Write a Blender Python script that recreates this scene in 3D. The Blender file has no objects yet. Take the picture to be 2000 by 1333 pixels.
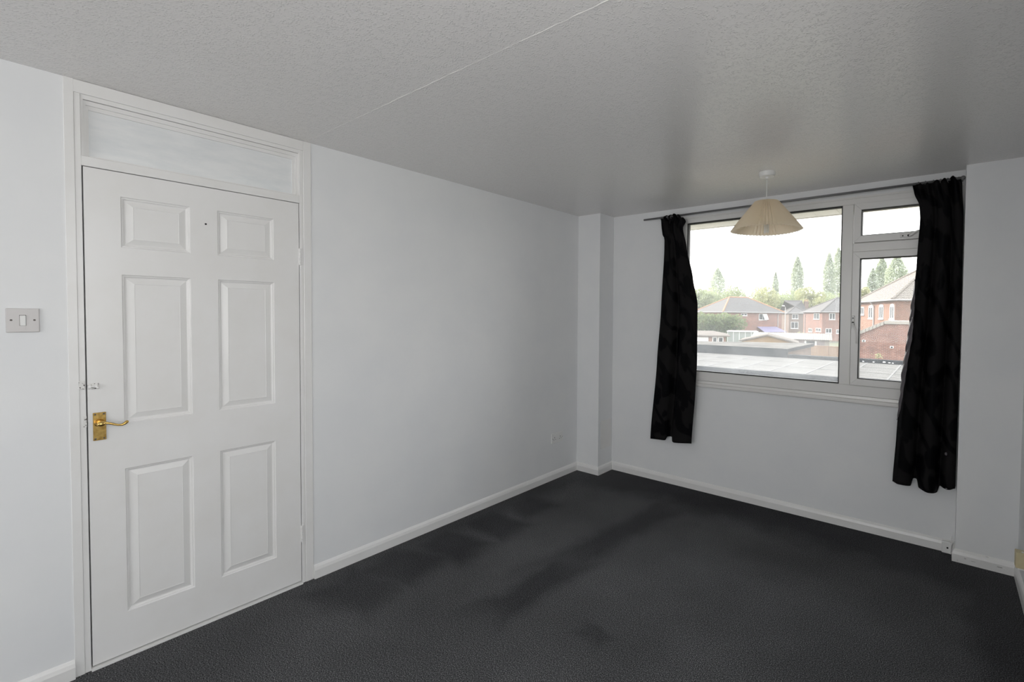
import bpy, bmesh, math, random
from mathutils import Vector, Matrix
random.seed(7)
S = bpy.context.scene
COL = S.collection
PI = math.pi

# ------------------------------------------------------------------ camera, sky, sun, lights, exposure
cam = bpy.data.cameras.new('camera')
cam.sensor_fit = 'HORIZONTAL'; cam.sensor_width = 36.0
cam.lens = 16.554; cam.shift_x = -0.08946; cam.shift_y = -0.0149
cam.clip_start = 0.05; cam.clip_end = 1000
camo = bpy.data.objects.new('camera', cam); COL.objects.link(camo)
camo.matrix_world = Matrix([[0.809217, -0.023673, 0.587033, 2.7116], [0.587432, 0.016243, -0.809111, -3.549], [0.009619, 0.999588, 0.02705, 1.4408], [0, 0, 0, 1]])
S.camera = camo
w = bpy.data.worlds.new('hazy_sky'); S.world = w; w.use_nodes = True
nt = w.node_tree; nt.nodes.clear()
wo = nt.nodes.new('ShaderNodeOutputWorld'); bg = nt.nodes.new('ShaderNodeBackground')
tc = nt.nodes.new('ShaderNodeTexCoord'); sp = nt.nodes.new('ShaderNodeSeparateXYZ'); cr = nt.nodes.new('ShaderNodeValToRGB')
nt.links.new(tc.outputs['Generated'], sp.inputs[0]); nt.links.new(sp.outputs['Z'], cr.inputs[0])
cr.color_ramp.elements[0].color = (1.0, 0.99, 0.96, 1); cr.color_ramp.elements[1].color = (0.86, 0.93, 1.0, 1)
nt.links.new(cr.outputs[0], bg.inputs[0]); bg.inputs[1].default_value = 3.9
nt.links.new(bg.outputs[0], wo.inputs[0])
sun = bpy.data.lights.new('sun', 'SUN'); sun.energy = 7.0; sun.angle = math.radians(4); sun.color = (1.0, 0.93, 0.82)
suno = bpy.data.objects.new('sun', sun); COL.objects.link(suno)
suno.rotation_euler = Vector((0.90, -0.15, -0.42)).to_track_quat('-Z', 'Y').to_euler()
# unseen area light added at the side wall opening to brighten the door wall
fill = bpy.data.lights.new('side_fill_light', 'AREA'); fill.shape = 'RECTANGLE'; fill.size = 1.5; fill.size_y = 1.1
fill.energy = 9.5; fill.color = (0.97, 0.985, 1.0)
fillo = bpy.data.objects.new('side_fill_light', fill); COL.objects.link(fillo)
fillo.location = (3.10, -3.65, 1.55); fillo.rotation_euler = (PI/2, 0, PI/2)
fill2 = bpy.data.lights.new('rear_fill_light', 'AREA'); fill2.shape = 'RECTANGLE'; fill2.size = 1.8; fill2.size_y = 1.2  # unseen area light added behind the camera to even out the walls
fill2.energy = 16; fill2.color = (0.98, 0.99, 1.0)
fillo2 = bpy.data.objects.new('rear_fill_light', fill2); COL.objects.link(fillo2)
fillo2.location = (1.85, -6.63, 1.55); fillo2.rotation_euler = (PI/2, 0, 0)
S.view_settings.view_transform = 'Standard'; S.view_settings.look = 'None'
S.view_settings.exposure = 0.0; S.view_settings.gamma = 1.0; S.view_settings.use_curve_mapping = False
S.cycles.max_bounces = 10; S.cycles.diffuse_bounces = 6; S.cycles.transparent_max_bounces = 16
S.cycles.caustics_reflective = False; S.cycles.caustics_refractive = False

# ------------------------------------------------------------------ helpers
def tag(o, label=None, cat=None, group=None, kind=None):
    if label: o['label'] = label
    if cat: o['category'] = cat
    if group: o['group'] = group
    if kind: o['kind'] = kind
    return o

class MB:
    """collects shapes and links them as one mesh object"""
    def __init__(self): self.bm = bmesh.new()
    def box(self, x0, x1, y0, y1, z0, z1, bev=0.0, seg=1):
        t = bmesh.new(); bmesh.ops.create_cube(t, size=1.0)
        bmesh.ops.scale(t, vec=(x1-x0, y1-y0, z1-z0), verts=t.verts)
        bmesh.ops.translate(t, vec=((x0+x1)/2, (y0+y1)/2, (z0+z1)/2), verts=t.verts)
        if bev: bmesh.ops.bevel(t, geom=t.edges[:], offset=bev, segments=seg, profile=0.5, affect='EDGES')
        return self._add(t)
    def _add(self, t, M=None):
        if M is not None: bmesh.ops.transform(t, matrix=M, verts=t.verts)
        me = bpy.data.meshes.new('tmp'); t.to_mesh(me); t.free(); self.bm.from_mesh(me); bpy.data.meshes.remove(me); return self
    def cyl(self, a, b, r0, r1=None, n=16, caps=True):
        a = Vector(a); b = Vector(b); d = b-a
        t = bmesh.new(); bmesh.ops.create_cone(t, cap_ends=caps, segments=n, radius1=r0, radius2=r0 if r1 is None else r1, depth=d.length)
        M = Matrix.Translation((a+b)/2) @ d.to_track_quat('Z', 'Y').to_matrix().to_4x4()
        return self._add(t, M)
    def ball(self, c, r, n=16, scale=(1, 1, 1)):
        t = bmesh.new(); bmesh.ops.create_uvsphere(t, u_segments=n, v_segments=max(6, n//2), radius=r)
        bmesh.ops.scale(t, vec=scale, verts=t.verts); return self._add(t, Matrix.Translation(c))
    def tube(self, pts, rad, n=10):
        """swept round bar through pts; rad is one radius or a list"""
        pts = [Vector(p) for p in pts]; R = rad if isinstance(rad, (list, tuple)) else [rad]*len(pts)
        bm = self.bm; rings = []; up = None
        for i, p in enumerate(pts):
            t = (pts[min(i+1, len(pts)-1)] - pts[max(i-1, 0)]).normalized()
            if up is None: up = t.orthogonal().normalized()
            up = (up - t*up.dot(t)).normalized(); s = t.cross(up)
            rings.append([bm.verts.new(p + R[i]*(math.cos(2*PI*k/n)*up + math.sin(2*PI*k/n)*s)) for k in range(n)])
        for a, b in zip(rings, rings[1:]):
            for k in range(n): bm.faces.new((a[k], a[(k+1) % n], b[(k+1) % n], b[k]))
        bm.faces.new(rings[0][::-1]); bm.faces.new(rings[-1]); return self
    def prism(self, poly, axis, a, b):
        """polygon extruded along axis from a to b; poly holds the two other coordinates"""
        def v(p, t):
            if axis == 0: return (t, p[0], p[1])
            if axis == 1: return (p[0], t, p[1])
            return (p[0], p[1], t)
        bm = self.bm; A = [bm.verts.new(v(p, a)) for p in poly]; B = [bm.verts.new(v(p, b)) for p in poly]
        n = len(poly)
        for k in range(n): bm.faces.new((A[k], A[(k+1) % n], B[(k+1) % n], B[k]))
        bm.faces.new(A[::-1]); bm.faces.new(B); return self
    def poly(self, verts, faces):
        V = [self.bm.verts.new(v) for v in verts]
        for f in faces: self.bm.faces.new([V[i] for i in f])
        return self
    def lathe(self, prof, c=(0, 0, 0), n=32):
        bm = self.bm; rings = []
        for r, z in prof: rings.append([bm.verts.new((c[0]+r*math.cos(2*PI*k/n), c[1]+r*math.sin(2*PI*k/n), c[2]+z)) for k in range(n)])
        for a, b in zip(rings, rings[1:]):
            for k in range(n): bm.faces.new((a[k], a[(k+1) % n], b[(k+1) % n], b[k]))
        bm.faces.new(rings[0][::-1]); bm.faces.new(rings[-1]); return self
    def build(self, name, mat, parent=None, smooth=False, recalc=True):
        if recalc: bmesh.ops.recalc_face_normals(self.bm, faces=self.bm.faces)
        me = bpy.data.meshes.new(name); self.bm.to_mesh(me); self.bm.free()
        me.materials.append(mat)
        if smooth:
            for p in me.polygons: p.use_smooth = True
        o = bpy.data.objects.new(name, me); COL.objects.link(o)
        if parent is not None:
            o.parent = parent; o.matrix_parent_inverse = Matrix.Identity(4)
            if smooth == 'auto': pass
        return o

def empty(name, loc=(0, 0, 0), rz=0.0):
    o = bpy.data.objects.new(name, None); o.empty_display_size = 0.1; COL.objects.link(o)
    o.location = loc; o.rotation_euler = (0, 0, rz); return o
def copy_part(o, parent, loc=None):
    c = o.copy(); COL.objects.link(c); c.parent = parent
    if loc is not None: c.location = loc
    return c
def auto_smooth(o, deg=35):
    me = o.data
    for p in me.polygons: p.use_smooth = True
    try: me.set_sharp_from_angle(angle=math.radians(deg))
    except Exception: pass
    return o

# ------------------------------------------------------------------ materials
def pm(name, col, rough=0.6, metal=0.0, spec=0.5):
    m = bpy.data.materials.new(name); m.use_nodes = True
    b = m.node_tree.nodes['Principled BSDF']
    b.inputs['Base Color'].default_value = (*col, 1); b.inputs['Roughness'].default_value = rough
    b.inputs['Metallic'].default_value = metal; b.inputs['Specular IOR Level'].default_value = spec
    return m
def N(m, t): return m.node_tree.nodes.new(t)
def L(m, a, b): m.node_tree.links.new(a, b)
def B(m): return m.node_tree.nodes['Principled BSDF']
def noise(m, scale, detail=3, rough=0.55, coord='Object', stretch=None):
    t = N(m, 'ShaderNodeTexCoord'); n = N(m, 'ShaderNodeTexNoise'); n.inputs['Scale'].default_value = scale
    n.inputs['Detail'].default_value = detail; n.inputs['Roughness'].default_value = rough
    if stretch:
        mp = N(m, 'ShaderNodeMapping'); mp.inputs['Scale'].default_value = stretch
        L(m, t.outputs[coord], mp.inputs[0]); L(m, mp.outputs[0], n.inputs['Vector'])
    else: L(m, t.outputs[coord], n.inputs['Vector'])
    return n
def ramp(m, fac, stops):
    r = N(m, 'ShaderNodeValToRGB'); e = r.color_ramp.elements
    e[0].position, e[0].color = stops[0][0], (*stops[0][1], 1); e[1].position, e[1].color = stops[-1][0], (*stops[-1][1], 1)
    for p, c in stops[1:-1]:
        k = e.new(p); k.color = (*c, 1)
    L(m, fac, r.inputs[0]); return r
def bump(m, h, strength, dist):
    b = N(m, 'ShaderNodeBump'); b.inputs['Strength'].default_value = strength; b.inputs['Distance'].default_value = dist
    L(m, h, b.inputs['Height']); L(m, b.outputs[0], B(m).inputs['Normal']); return b
def noisy(name, c0, c1, scale, rough=0.6, bs=0.0, bd=0.002, spec=0.5, detail=3, stretch=None, lo=0.35, hi=0.65):
    m = pm(name, c0, rough, spec=spec); n = noise(m, scale, detail, stretch=stretch)
    r = ramp(m, n.outputs['Fac'], [(lo, c0), (hi, c1)]); L(m, r.outputs[0], B(m).inputs['Base Color'])
    if bs: bump(m, n.outputs['Fac'], bs, bd)
    return m

M = {}
# painted plaster: near white with the faint tooth of a roller
m = M['wall'] = pm('white_emulsion', (0.79, 0.80, 0.81), 0.55, spec=0.3)
n = noise(m, 3.0, 4); r = ramp(m, n.outputs['Fac'], [(0.3, (0.765, 0.775, 0.79)), (0.7, (0.805, 0.81, 0.815))]); L(m, r.outputs[0], B(m).inputs['Base Color'])
n2 = noise(m, 220, 2); bump(m, n2.outputs['Fac'], 0.12, 0.001)
# stippled ceiling with a slight sheen
m = M['ceiling'] = pm('stippled_ceiling', (0.815, 0.797, 0.785), 0.20, spec=0.5)
t = N(m, 'ShaderNodeTexCoord'); wn = noise(m, 30, 2); mv = N(m, 'ShaderNodeMix'); mv.data_type = 'VECTOR'; mv.inputs['Factor'].default_value = 0.02
L(m, t.outputs['Object'], mv.inputs[4]); L(m, wn.outputs['Color'], mv.inputs[5])
vo = N(m, 'ShaderNodeTexVoronoi'); vo.feature = 'F1'; vo.inputs['Scale'].default_value = 140; L(m, mv.outputs[1], vo.inputs['Vector'])
nm = noise(m, 38, 3); r1 = ramp(m, vo.outputs['Distance'], [(0.08, (1, 1, 1)), (0.55, (0, 0, 0))]); r2 = ramp(m, nm.outputs['Fac'], [(0.36, (0.15, 0.15, 0.15)), (0.62, (1, 1, 1))])
mm = N(m, 'ShaderNodeMix'); mm.data_type = 'RGBA'; mm.blend_type = 'MULTIPLY'; mm.inputs['Factor'].default_value = 1; L(m, r1.outputs[0], mm.inputs[6]); L(m, r2.outputs[0], mm.inputs[7])
bump(m, mm.outputs[2], 0.65, 0.0021)
m = M['gloss'] = pm('white_gloss_paint', (0.80, 0.795, 0.785), 0.30, spec=0.45)
n = noise(m, 5, 4); r = ramp(m, n.outputs['Fac'], [(0.3, (0.775, 0.765, 0.75)), (0.65, (0.805, 0.80, 0.795))]); L(m, r.outputs[0], B(m).inputs['Base Color'])
m = M['fanlight'] = pm('brushed_white_paint_over_glass', (0.74, 0.76, 0.78), 0.4, spec=0.4)
n = noise(m, 5, 5, 0.65, stretch=(1, 1.0, 4.0)); r = ramp(m, n.outputs['Fac'], [(0.3, (0.70, 0.725, 0.74)), (0.62, (0.79, 0.80, 0.805))]); L(m, r.outputs[0], B(m).inputs['Base Color'])
n2 = noise(m, 60, 3, stretch=(1, .2, 1)); bump(m, n2.outputs['Fac'], 0.2, 0.001)
M['upvc'] = pm('white_upvc', (0.765, 0.755, 0.74), 0.28, spec=0.5)
M['gasket'] = pm('black_rubber_gasket', (0.012, 0.012, 0.013), 0.6)
M['plastic'] = pm('white_plastic', (0.78, 0.78, 0.77), 0.3)
M['grey_plastic'] = pm('greyed_switch_plate', (0.56, 0.54, 0.535), 0.35)
M['dark'] = pm('dark_slot', (0.01, 0.01, 0.01), 0.8)
M['screw'] = pm('dull_screw', (0.10, 0.09, 0.08), 0.5, 0.3)
m = M['brass'] = pm('polished_brass', (0.72, 0.47, 0.14), 0.24, 1.0)
n = noise(m, 60, 4); r = ramp(m, n.outputs['Fac'], [(0.35, (0.52, 0.32, 0.09)), (0.6, (0.78, 0.53, 0.18))]); L(m, r.outputs[0], B(m).inputs['Base Color'])
M['chrome'] = pm('satin_chrome', (0.65, 0.64, 0.62), 0.3, 1.0)
M['steel'] = pm('gunmetal_pole', (0.17, 0.17, 0.175), 0.38, 0.25)
M['chip'] = noisy('chipped_paint', (0.03, 0.025, 0.02), (0.74, 0.73, 0.71), 140, 0.6, lo=0.38, hi=0.43)
M['timber'] = noisy('cream_painted_block', (0.60, 0.52, 0.32), (0.66, 0.58, 0.38), 20, 0.5)
# carpet: charcoal twist pile, flecked, with reversed-pile patches and darker strips along the walls
m = M['carpet'] = pm('charcoal_carpet', (0.04, 0.04, 0.042), 0.95, spec=0.1)
nf = noise(m, 235, 4, 0.75); rf = ramp(m, nf.outputs['Fac'], [(0.36, (0.010, 0.010, 0.011)), (0.51, (0.082, 0.083, 0.087)), (0.65, (0.34, 0.342, 0.352))])
tc = N(m, 'ShaderNodeTexCoord')
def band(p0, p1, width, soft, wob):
    """soft-edged darker stripe on the carpet from p0 to p1"""
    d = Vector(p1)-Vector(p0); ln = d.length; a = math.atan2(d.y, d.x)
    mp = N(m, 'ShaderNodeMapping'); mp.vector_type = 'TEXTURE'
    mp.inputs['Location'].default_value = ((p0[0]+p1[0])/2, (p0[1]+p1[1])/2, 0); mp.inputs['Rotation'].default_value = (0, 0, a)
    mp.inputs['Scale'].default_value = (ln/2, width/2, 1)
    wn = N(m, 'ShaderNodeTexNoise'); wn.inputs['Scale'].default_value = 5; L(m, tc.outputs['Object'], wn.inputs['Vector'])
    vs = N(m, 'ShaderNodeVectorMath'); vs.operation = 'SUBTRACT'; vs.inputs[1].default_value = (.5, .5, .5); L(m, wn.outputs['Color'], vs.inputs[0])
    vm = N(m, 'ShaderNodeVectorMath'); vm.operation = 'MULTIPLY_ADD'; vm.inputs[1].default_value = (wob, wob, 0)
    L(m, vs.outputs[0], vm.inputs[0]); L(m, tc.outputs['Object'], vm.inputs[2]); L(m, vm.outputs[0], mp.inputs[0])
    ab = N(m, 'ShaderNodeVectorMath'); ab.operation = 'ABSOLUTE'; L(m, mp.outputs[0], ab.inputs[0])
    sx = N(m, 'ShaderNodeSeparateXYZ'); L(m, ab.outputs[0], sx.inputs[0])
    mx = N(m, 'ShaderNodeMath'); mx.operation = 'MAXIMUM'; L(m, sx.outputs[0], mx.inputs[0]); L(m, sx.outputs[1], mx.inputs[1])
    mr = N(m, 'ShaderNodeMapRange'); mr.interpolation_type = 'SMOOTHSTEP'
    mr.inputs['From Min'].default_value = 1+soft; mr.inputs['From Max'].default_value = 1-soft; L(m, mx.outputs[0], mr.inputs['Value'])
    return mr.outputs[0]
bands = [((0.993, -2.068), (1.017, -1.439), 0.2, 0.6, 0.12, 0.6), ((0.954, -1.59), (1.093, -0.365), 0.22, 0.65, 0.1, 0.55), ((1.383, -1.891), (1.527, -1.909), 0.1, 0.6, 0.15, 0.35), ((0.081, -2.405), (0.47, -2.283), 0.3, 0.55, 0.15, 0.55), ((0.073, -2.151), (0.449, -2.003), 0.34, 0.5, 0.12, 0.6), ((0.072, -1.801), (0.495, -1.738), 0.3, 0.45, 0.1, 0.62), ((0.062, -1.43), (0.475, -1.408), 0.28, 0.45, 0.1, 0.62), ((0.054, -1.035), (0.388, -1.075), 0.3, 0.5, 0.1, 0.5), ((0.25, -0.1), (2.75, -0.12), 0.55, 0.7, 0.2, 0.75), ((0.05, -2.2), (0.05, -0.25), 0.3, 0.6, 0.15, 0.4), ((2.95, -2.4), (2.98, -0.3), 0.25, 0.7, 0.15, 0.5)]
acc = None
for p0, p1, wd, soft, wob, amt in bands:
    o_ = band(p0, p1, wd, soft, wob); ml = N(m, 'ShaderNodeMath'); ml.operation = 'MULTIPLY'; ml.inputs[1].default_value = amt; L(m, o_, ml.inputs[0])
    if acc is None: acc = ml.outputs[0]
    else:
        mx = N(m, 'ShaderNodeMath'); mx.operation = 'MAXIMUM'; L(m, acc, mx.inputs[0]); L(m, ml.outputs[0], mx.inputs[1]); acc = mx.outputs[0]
nl = noise(m, 1.7, 3, 0.5); rl = ramp(m, nl.outputs['Fac'], [(0.35, (0.82, 0.82, 0.82)), (0.65, (1.06, 1.06, 1.06))])
mu = N(m, 'ShaderNodeMix'); mu.data_type = 'RGBA'; mu.blend_type = 'MULTIPLY'; mu.inputs['Factor'].default_value = 1
L(m, rf.outputs[0], mu.inputs[6]); L(m, rl.outputs[0], mu.inputs[7])
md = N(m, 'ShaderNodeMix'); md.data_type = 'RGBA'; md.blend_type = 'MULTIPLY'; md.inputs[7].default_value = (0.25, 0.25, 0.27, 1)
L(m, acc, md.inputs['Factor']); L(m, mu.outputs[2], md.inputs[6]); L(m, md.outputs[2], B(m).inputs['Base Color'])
bump(m, nf.outputs['Fac'], 0.9, 0.006)
# curtain: black jacquard with large damask flowers and leaves
m = M['curtain'] = pm('black_damask', (0.012, 0.012, 0.013), 0.85, spec=0.05)
t = N(m, 'ShaderNodeTexCoord'); mp = N(m, 'ShaderNodeMapping'); mp.inputs['Scale'].default_value = (1, 1, 1); L(m, t.outputs['UV'], mp.inputs[0])
wn = N(m, 'ShaderNodeTexNoise'); wn.inputs['Scale'].default_value = 9; wn.inputs['Detail'].default_value = 1.5; L(m, mp.outputs[0], wn.inputs['Vector'])
mxv = N(m, 'ShaderNodeMix'); mxv.data_type = 'VECTOR'; mxv.inputs['Factor'].default_value = 0.10; L(m, mp.outputs[0], mxv.inputs[4]); L(m, wn.outputs['Color'], mxv.inputs[5])
vo = N(m, 'ShaderNodeTexVoronoi'); vo.inputs['Scale'].default_value = 6.0; L(m, mxv.outputs[1], vo.inputs['Vector'])
wv = N(m, 'ShaderNodeTexWave'); wv.bands_direction = 'DIAGONAL'; wv.inputs['Scale'].default_value = 2.2; wv.inputs['Distortion'].default_value = 7; wv.inputs['Detail'].default_value = 1; L(m, mp.outputs[0], wv.inputs['Vector'])
r1 = ramp(m, vo.outputs['Distance'], [(0.40, (1, 1, 1)), (0.46, (0, 0, 0))]); r2 = ramp(m, wv.outputs['Fac'], [(0.84, (0, 0, 0)), (0.90, (1, 1, 1))])
mxm = N(m, 'ShaderNodeMix'); mxm.data_type = 'RGBA'; mxm.blend_type = 'LIGHTEN'; mxm.inputs['Factor'].default_value = 1; L(m, r1.outputs[0], mxm.inputs[6]); L(m, r2.outputs[0], mxm.inputs[7])
r3 = ramp(m, mxm.outputs[2], [(0.0, (0.0115, 0.0108, 0.0113)), (1.0, (0.0020, 0.0020, 0.0027))]); L(m, r3.outputs[0], B(m).inputs['Base Color'])
r4 = ramp(m, mxm.outputs[2], [(0.0, (0.9,)*3), (1.0, (0.5,)*3)]); L(m, r4.outputs[0], B(m).inputs['Roughness'])
M['lining'] = pm('curtain_lining', (0.10, 0.088, 0.098), 0.30)
# lampshade: thin cream fabric that lets light through
m = M['shade'] = pm('cream_pleated_fabric', (0.90, 0.82, 0.70), 0.8, spec=0.1)
tr = N(m, 'ShaderNodeBsdfTranslucent'); tr.inputs[0].default_value = (0.95, 0.87, 0.74, 1); ms = N(m, 'ShaderNodeMixShader'); ms.inputs[0].default_value = 0.68
out = m.node_tree.nodes['Material Output']; L(m, B(m).outputs[0], ms.inputs[1]); L(m, tr.outputs[0], ms.inputs[2]); L(m, ms.outputs[0], out.inputs[0])
M['bulb'] = pm('frosted_bulb_tube', (0.85, 0.84, 0.80), 0.35)
# window glass: clear, slightly reflective, with a film of weathered dirt that scatters the daylight
def glass(name, film, tint=(1, 1, 1)):
    m = bpy.data.materials.new(name); m.use_nodes = True; nt = m.node_tree; nt.nodes.clear()
    out = nt.nodes.new('ShaderNodeOutputMaterial'); tp = nt.nodes.new('ShaderNodeBsdfTransparent'); tp.inputs[0].default_value = (*tint, 1)
    gl = nt.nodes.new('ShaderNodeBsdfGlossy'); gl.inputs['Roughness'].default_value = 0.02
    fr = nt.nodes.new('ShaderNodeFresnel'); fr.inputs[0].default_value = 1.2
    mx = nt.nodes.new('ShaderNodeMixShader'); nt.links.new(fr.outputs[0], mx.inputs[0]); nt.links.new(tp.outputs[0], mx.inputs[1]); nt.links.new(gl.outputs[0], mx.inputs[2])
    tl = nt.nodes.new('ShaderNodeBsdfTranslucent'); tl.inputs[0].default_value = (0.97, 0.98, 1.0, 1)
    tcx = nt.nodes.new('ShaderNodeTexCoord'); no = nt.nodes.new('ShaderNodeTexNoise'); no.inputs['Scale'].default_value = 3.5; no.inputs['Detail'].default_value = 5
    nt.links.new(tcx.outputs['Object'], no.inputs['Vector'])
    mr = nt.nodes.new('ShaderNodeMapRange'); mr.inputs['From Min'].default_value = 0.3; mr.inputs['From Max'].default_value = 0.75
    mr.inputs['To Min'].default_value = film*0.75; mr.inputs['To Max'].default_value = film*1.35; nt.links.new(no.outputs['Fac'], mr.inputs['Value'])
    m2 = nt.nodes.new('ShaderNodeMixShader'); nt.links.new(mr.outputs[0], m2.inputs[0]); nt.links.new(mx.outputs[0], m2.inputs[1]); nt.links.new(tl.outputs[0], m2.inputs[2])
    nt.links.new(m2.outputs[0], out.inputs[0]); return m
M['glass_dirty'] = glass('weathered_glass', 0.092)
M['glass_clean'] = glass('cleaner_glass', 0.045)
M['dark_glass'] = pm('house_window_glass', (0.05, 0.055, 0.06), 0.25, spec=0.25)
# outdoors
def brick(name, c1, c2, mortar, scale=1.0):
    m = pm(name, c1, 0.85, spec=0.2); t = N(m, 'ShaderNodeTexCoord'); mp = N(m, 'ShaderNodeMapping')
    # bricks run along the wall whichever way it faces: (x + y, z)
    sx = N(m, 'ShaderNodeSeparateXYZ'); L(m, t.outputs['Object'], sx.inputs[0]); ad = N(m, 'ShaderNodeMath'); L(m, sx.outputs[0], ad.inputs[0]); L(m, sx.outputs[1], ad.inputs[1])
    cx = N(m, 'ShaderNodeCombineXYZ'); L(m, ad.outputs[0], cx.inputs[0]); L(m, sx.outputs[2], cx.inputs[1])
    b = N(m, 'ShaderNodeTexBrick'); L(m, cx.outputs[0], b.inputs['Vector']); b.inputs['Scale'].default_value = 1/scale
    b.inputs['Brick Width'].default_value = 0.225; b.inputs['Row Height'].default_value = 0.075; b.inputs['Mortar Size'].default_value = 0.008
    b.inputs['Color1'].default_value = (*c1, 1); b.inputs['Color2'].default_value = (*c2, 1); b.inputs['Mortar'].default_value = (*mortar, 1)
    n = noise(m, 1.6, 6, 0.7); r = ramp(m, n.outputs['Fac'], [(0.3, (0.6, 0.62, 0.64)), (0.55, (1.0, 1.0, 1.0)), (0.75, (1.45, 1.5, 1.55))])
    mu = N(m, 'ShaderNodeMix'); mu.data_type = 'RGBA'; mu.blend_type = 'MULTIPLY'; mu.inputs['Factor'].default_value = 1
    L(m, b.outputs['Color'], mu.inputs[6]); L(m, r.outputs[0], mu.inputs[7]); L(m, mu.outputs[2], B(m).inputs['Base Color'])
    bump(m, b.outputs['Fac'], -0.3, 0.01); return m
M['brick_red'] = brick('red_brick', (0.25, 0.115, 0.085), (0.20, 0.09, 0.07), (0.30, 0.25, 0.22))
M['brick_orange'] = brick('orange_brick', (0.25, 0.125, 0.085), (0.21, 0.10, 0.068), (0.27, 0.22, 0.18))
M['brick_brown'] = brick('brown_brick', (0.172, 0.112, 0.086), (0.139, 0.086, 0.066), (0.224, 0.198, 0.178))
def tiles(name, c0, c1):
    m = pm(name, c0, 0.85, spec=0.05); t = N(m, 'ShaderNodeTexCoord'); wv = N(m, 'ShaderNodeTexWave'); wv.bands_direction = 'Z'; wv.wave_profile = 'SAW'
    wv.inputs['Scale'].default_value = 1.6; wv.inputs['Distortion'].default_value = 0.3; L(m, t.outputs['Object'], wv.inputs['Vector'])
    r = ramp(m, wv.outputs['Fac'], [(0.0, c0), (0.75, c1), (1.0, tuple(x*0.55 for x in c0))]); L(m, r.outputs[0], B(m).inputs['Base Color'])
    bump(m, wv.outputs['Fac'], 0.5, 0.04); return m
M['tiles_grey'] = tiles('weathered_grey_tiles', (0.115, 0.108, 0.105), (0.165, 0.157, 0.152))
M['tiles_buff'] = tiles('pale_buff_tiles', (0.17, 0.15, 0.13), (0.23, 0.205, 0.18))
M['ridge'] = pm('orange_ridge_tiles', (0.297, 0.165, 0.092), 0.8)
M['felt'] = noisy('mossy_roof_felt', (0.085, 0.08, 0.072), (0.14, 0.132, 0.12), 1.2, 0.9, stretch=(1, .35, 1), spec=0.05)
M['sheet'] = noisy('weathered_cement_sheet', (0.08, 0.078, 0.074), (0.20, 0.194, 0.182), 1.1, 0.9, 0.2, 0.01, stretch=(.35, 3.0, 1), detail=6, spec=0.05)
M['lap'] = pm('pale_lap_strip', (0.185, 0.181, 0.175), 0.9, spec=0.05)
M['bitumen'] = noisy('black_bitumen_edge', (0.023, 0.026, 0.030), (0.043, 0.046, 0.050), 3, 0.6, spec=0.05)
M['white_out'] = pm('white_painted_outdoor', (0.60, 0.60, 0.60), 0.5)
M['pipe_out'] = pm('grey_white_pipe', (0.36, 0.35, 0.35), 0.6, spec=0.2)
M['lilac'] = pm('lilac_polycarbonate', (0.21, 0.19, 0.28), 0.6, spec=0.1)
M['fibro'] = pm('pale_fibre_cement', (0.30, 0.28, 0.25), 0.8, spec=0.05)
M['greenhouse'] = pm('algae_tinted_glazing', (0.24, 0.265, 0.245), 0.5, spec=0.2)
M['mauve'] = noisy('mauve_grey_concrete', (0.218, 0.191, 0.191), (0.264, 0.238, 0.231), 2, 0.9, spec=0.05)
M['fence'] = noisy('tan_fence_wood', (0.238, 0.152, 0.099), (0.297, 0.205, 0.139), 2.5, 0.85, stretch=(6, 6, .4))
M['shed'] = noisy('brown_shed_boards', (0.218, 0.139, 0.066), (0.277, 0.185, 0.099), 2.5, 0.85, stretch=(.4, .4, 6))
M['shed_roof'] = noisy('sun_bleached_felt', (0.14, 0.122, 0.108), (0.19, 0.17, 0.15), 2, 0.9, spec=0.05)
M['soffit'] = noisy('cream_soffit_board', (0.60, 0.57, 0.52), (0.68, 0.65, 0.60), 3, 0.6)
M['ground'] = noisy('yard_ground', (0.132, 0.125, 0.106), (0.158, 0.172, 0.106), 0.3, 0.95, spec=0.05)
M['bark'] = noisy('bark', (0.086, 0.066, 0.050), (0.132, 0.106, 0.079), 6, 0.9)
def leafmat(name, c0, c1):
    m = noisy(name, c0, c1, 0.6, 0.6, spec=0.2, detail=4); tr = N(m, 'ShaderNodeBsdfTranslucent'); tr.inputs[0].default_value = (c1[0]*1.3, c1[1]*1.35, c1[2], 1)
    ms = N(m, 'ShaderNodeMixShader'); ms.inputs[0].default_value = 0.35; out = m.node_tree.nodes['Material Output']
    L(m, B(m).outputs[0], ms.inputs[1]); L(m, tr.outputs[0], ms.inputs[2]); L(m, ms.outputs[0], out.inputs[0]); return m
M['leaf'] = leafmat('summer_leaves', (0.21, 0.24, 0.16), (0.34, 0.37, 0.24))  # tree leaf colours lightened to stand in for haze in the air
M['leaf_dark'] = leafmat('poplar_leaves', (0.34, 0.37, 0.33), (0.47, 0.50, 0.44))  # paled the most, distant haze put into the leaf colour
M['leaf_gold'] = leafmat('yellowing_leaves', (0.26, 0.27, 0.155), (0.41, 0.405, 0.26))
M['hedge'] = leafmat('hedge_leaves', (0.095, 0.13, 0.07), (0.18, 0.22, 0.11))

# ------------------------------------------------------------------ room shell
H = 2.315; RX = 3.068; BY = -6.6; T = 0.12
DY0, DY1 = -3.251, -2.497            # door opening along the wall
FO0, FO1 = -3.296, -2.440            # outer edges of the door frame
WX0, WX1, WZ0, WZ1 = 0.905, 2.786, 0.90, 2.222   # window opening
CA, CB = 0.243, 0.212                # boxed column in the corner
RCX, RCY = 2.790, -0.106             # wider pier beside the window

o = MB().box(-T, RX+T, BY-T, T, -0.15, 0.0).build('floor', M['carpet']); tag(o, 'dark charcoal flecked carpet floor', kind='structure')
ceil = MB().box(-T, RX+T, BY-T, T, H, H+0.12).build('ceiling', M['ceiling']); tag(ceil, 'white stippled ceiling with a faint board joint', kind='structure')
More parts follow.
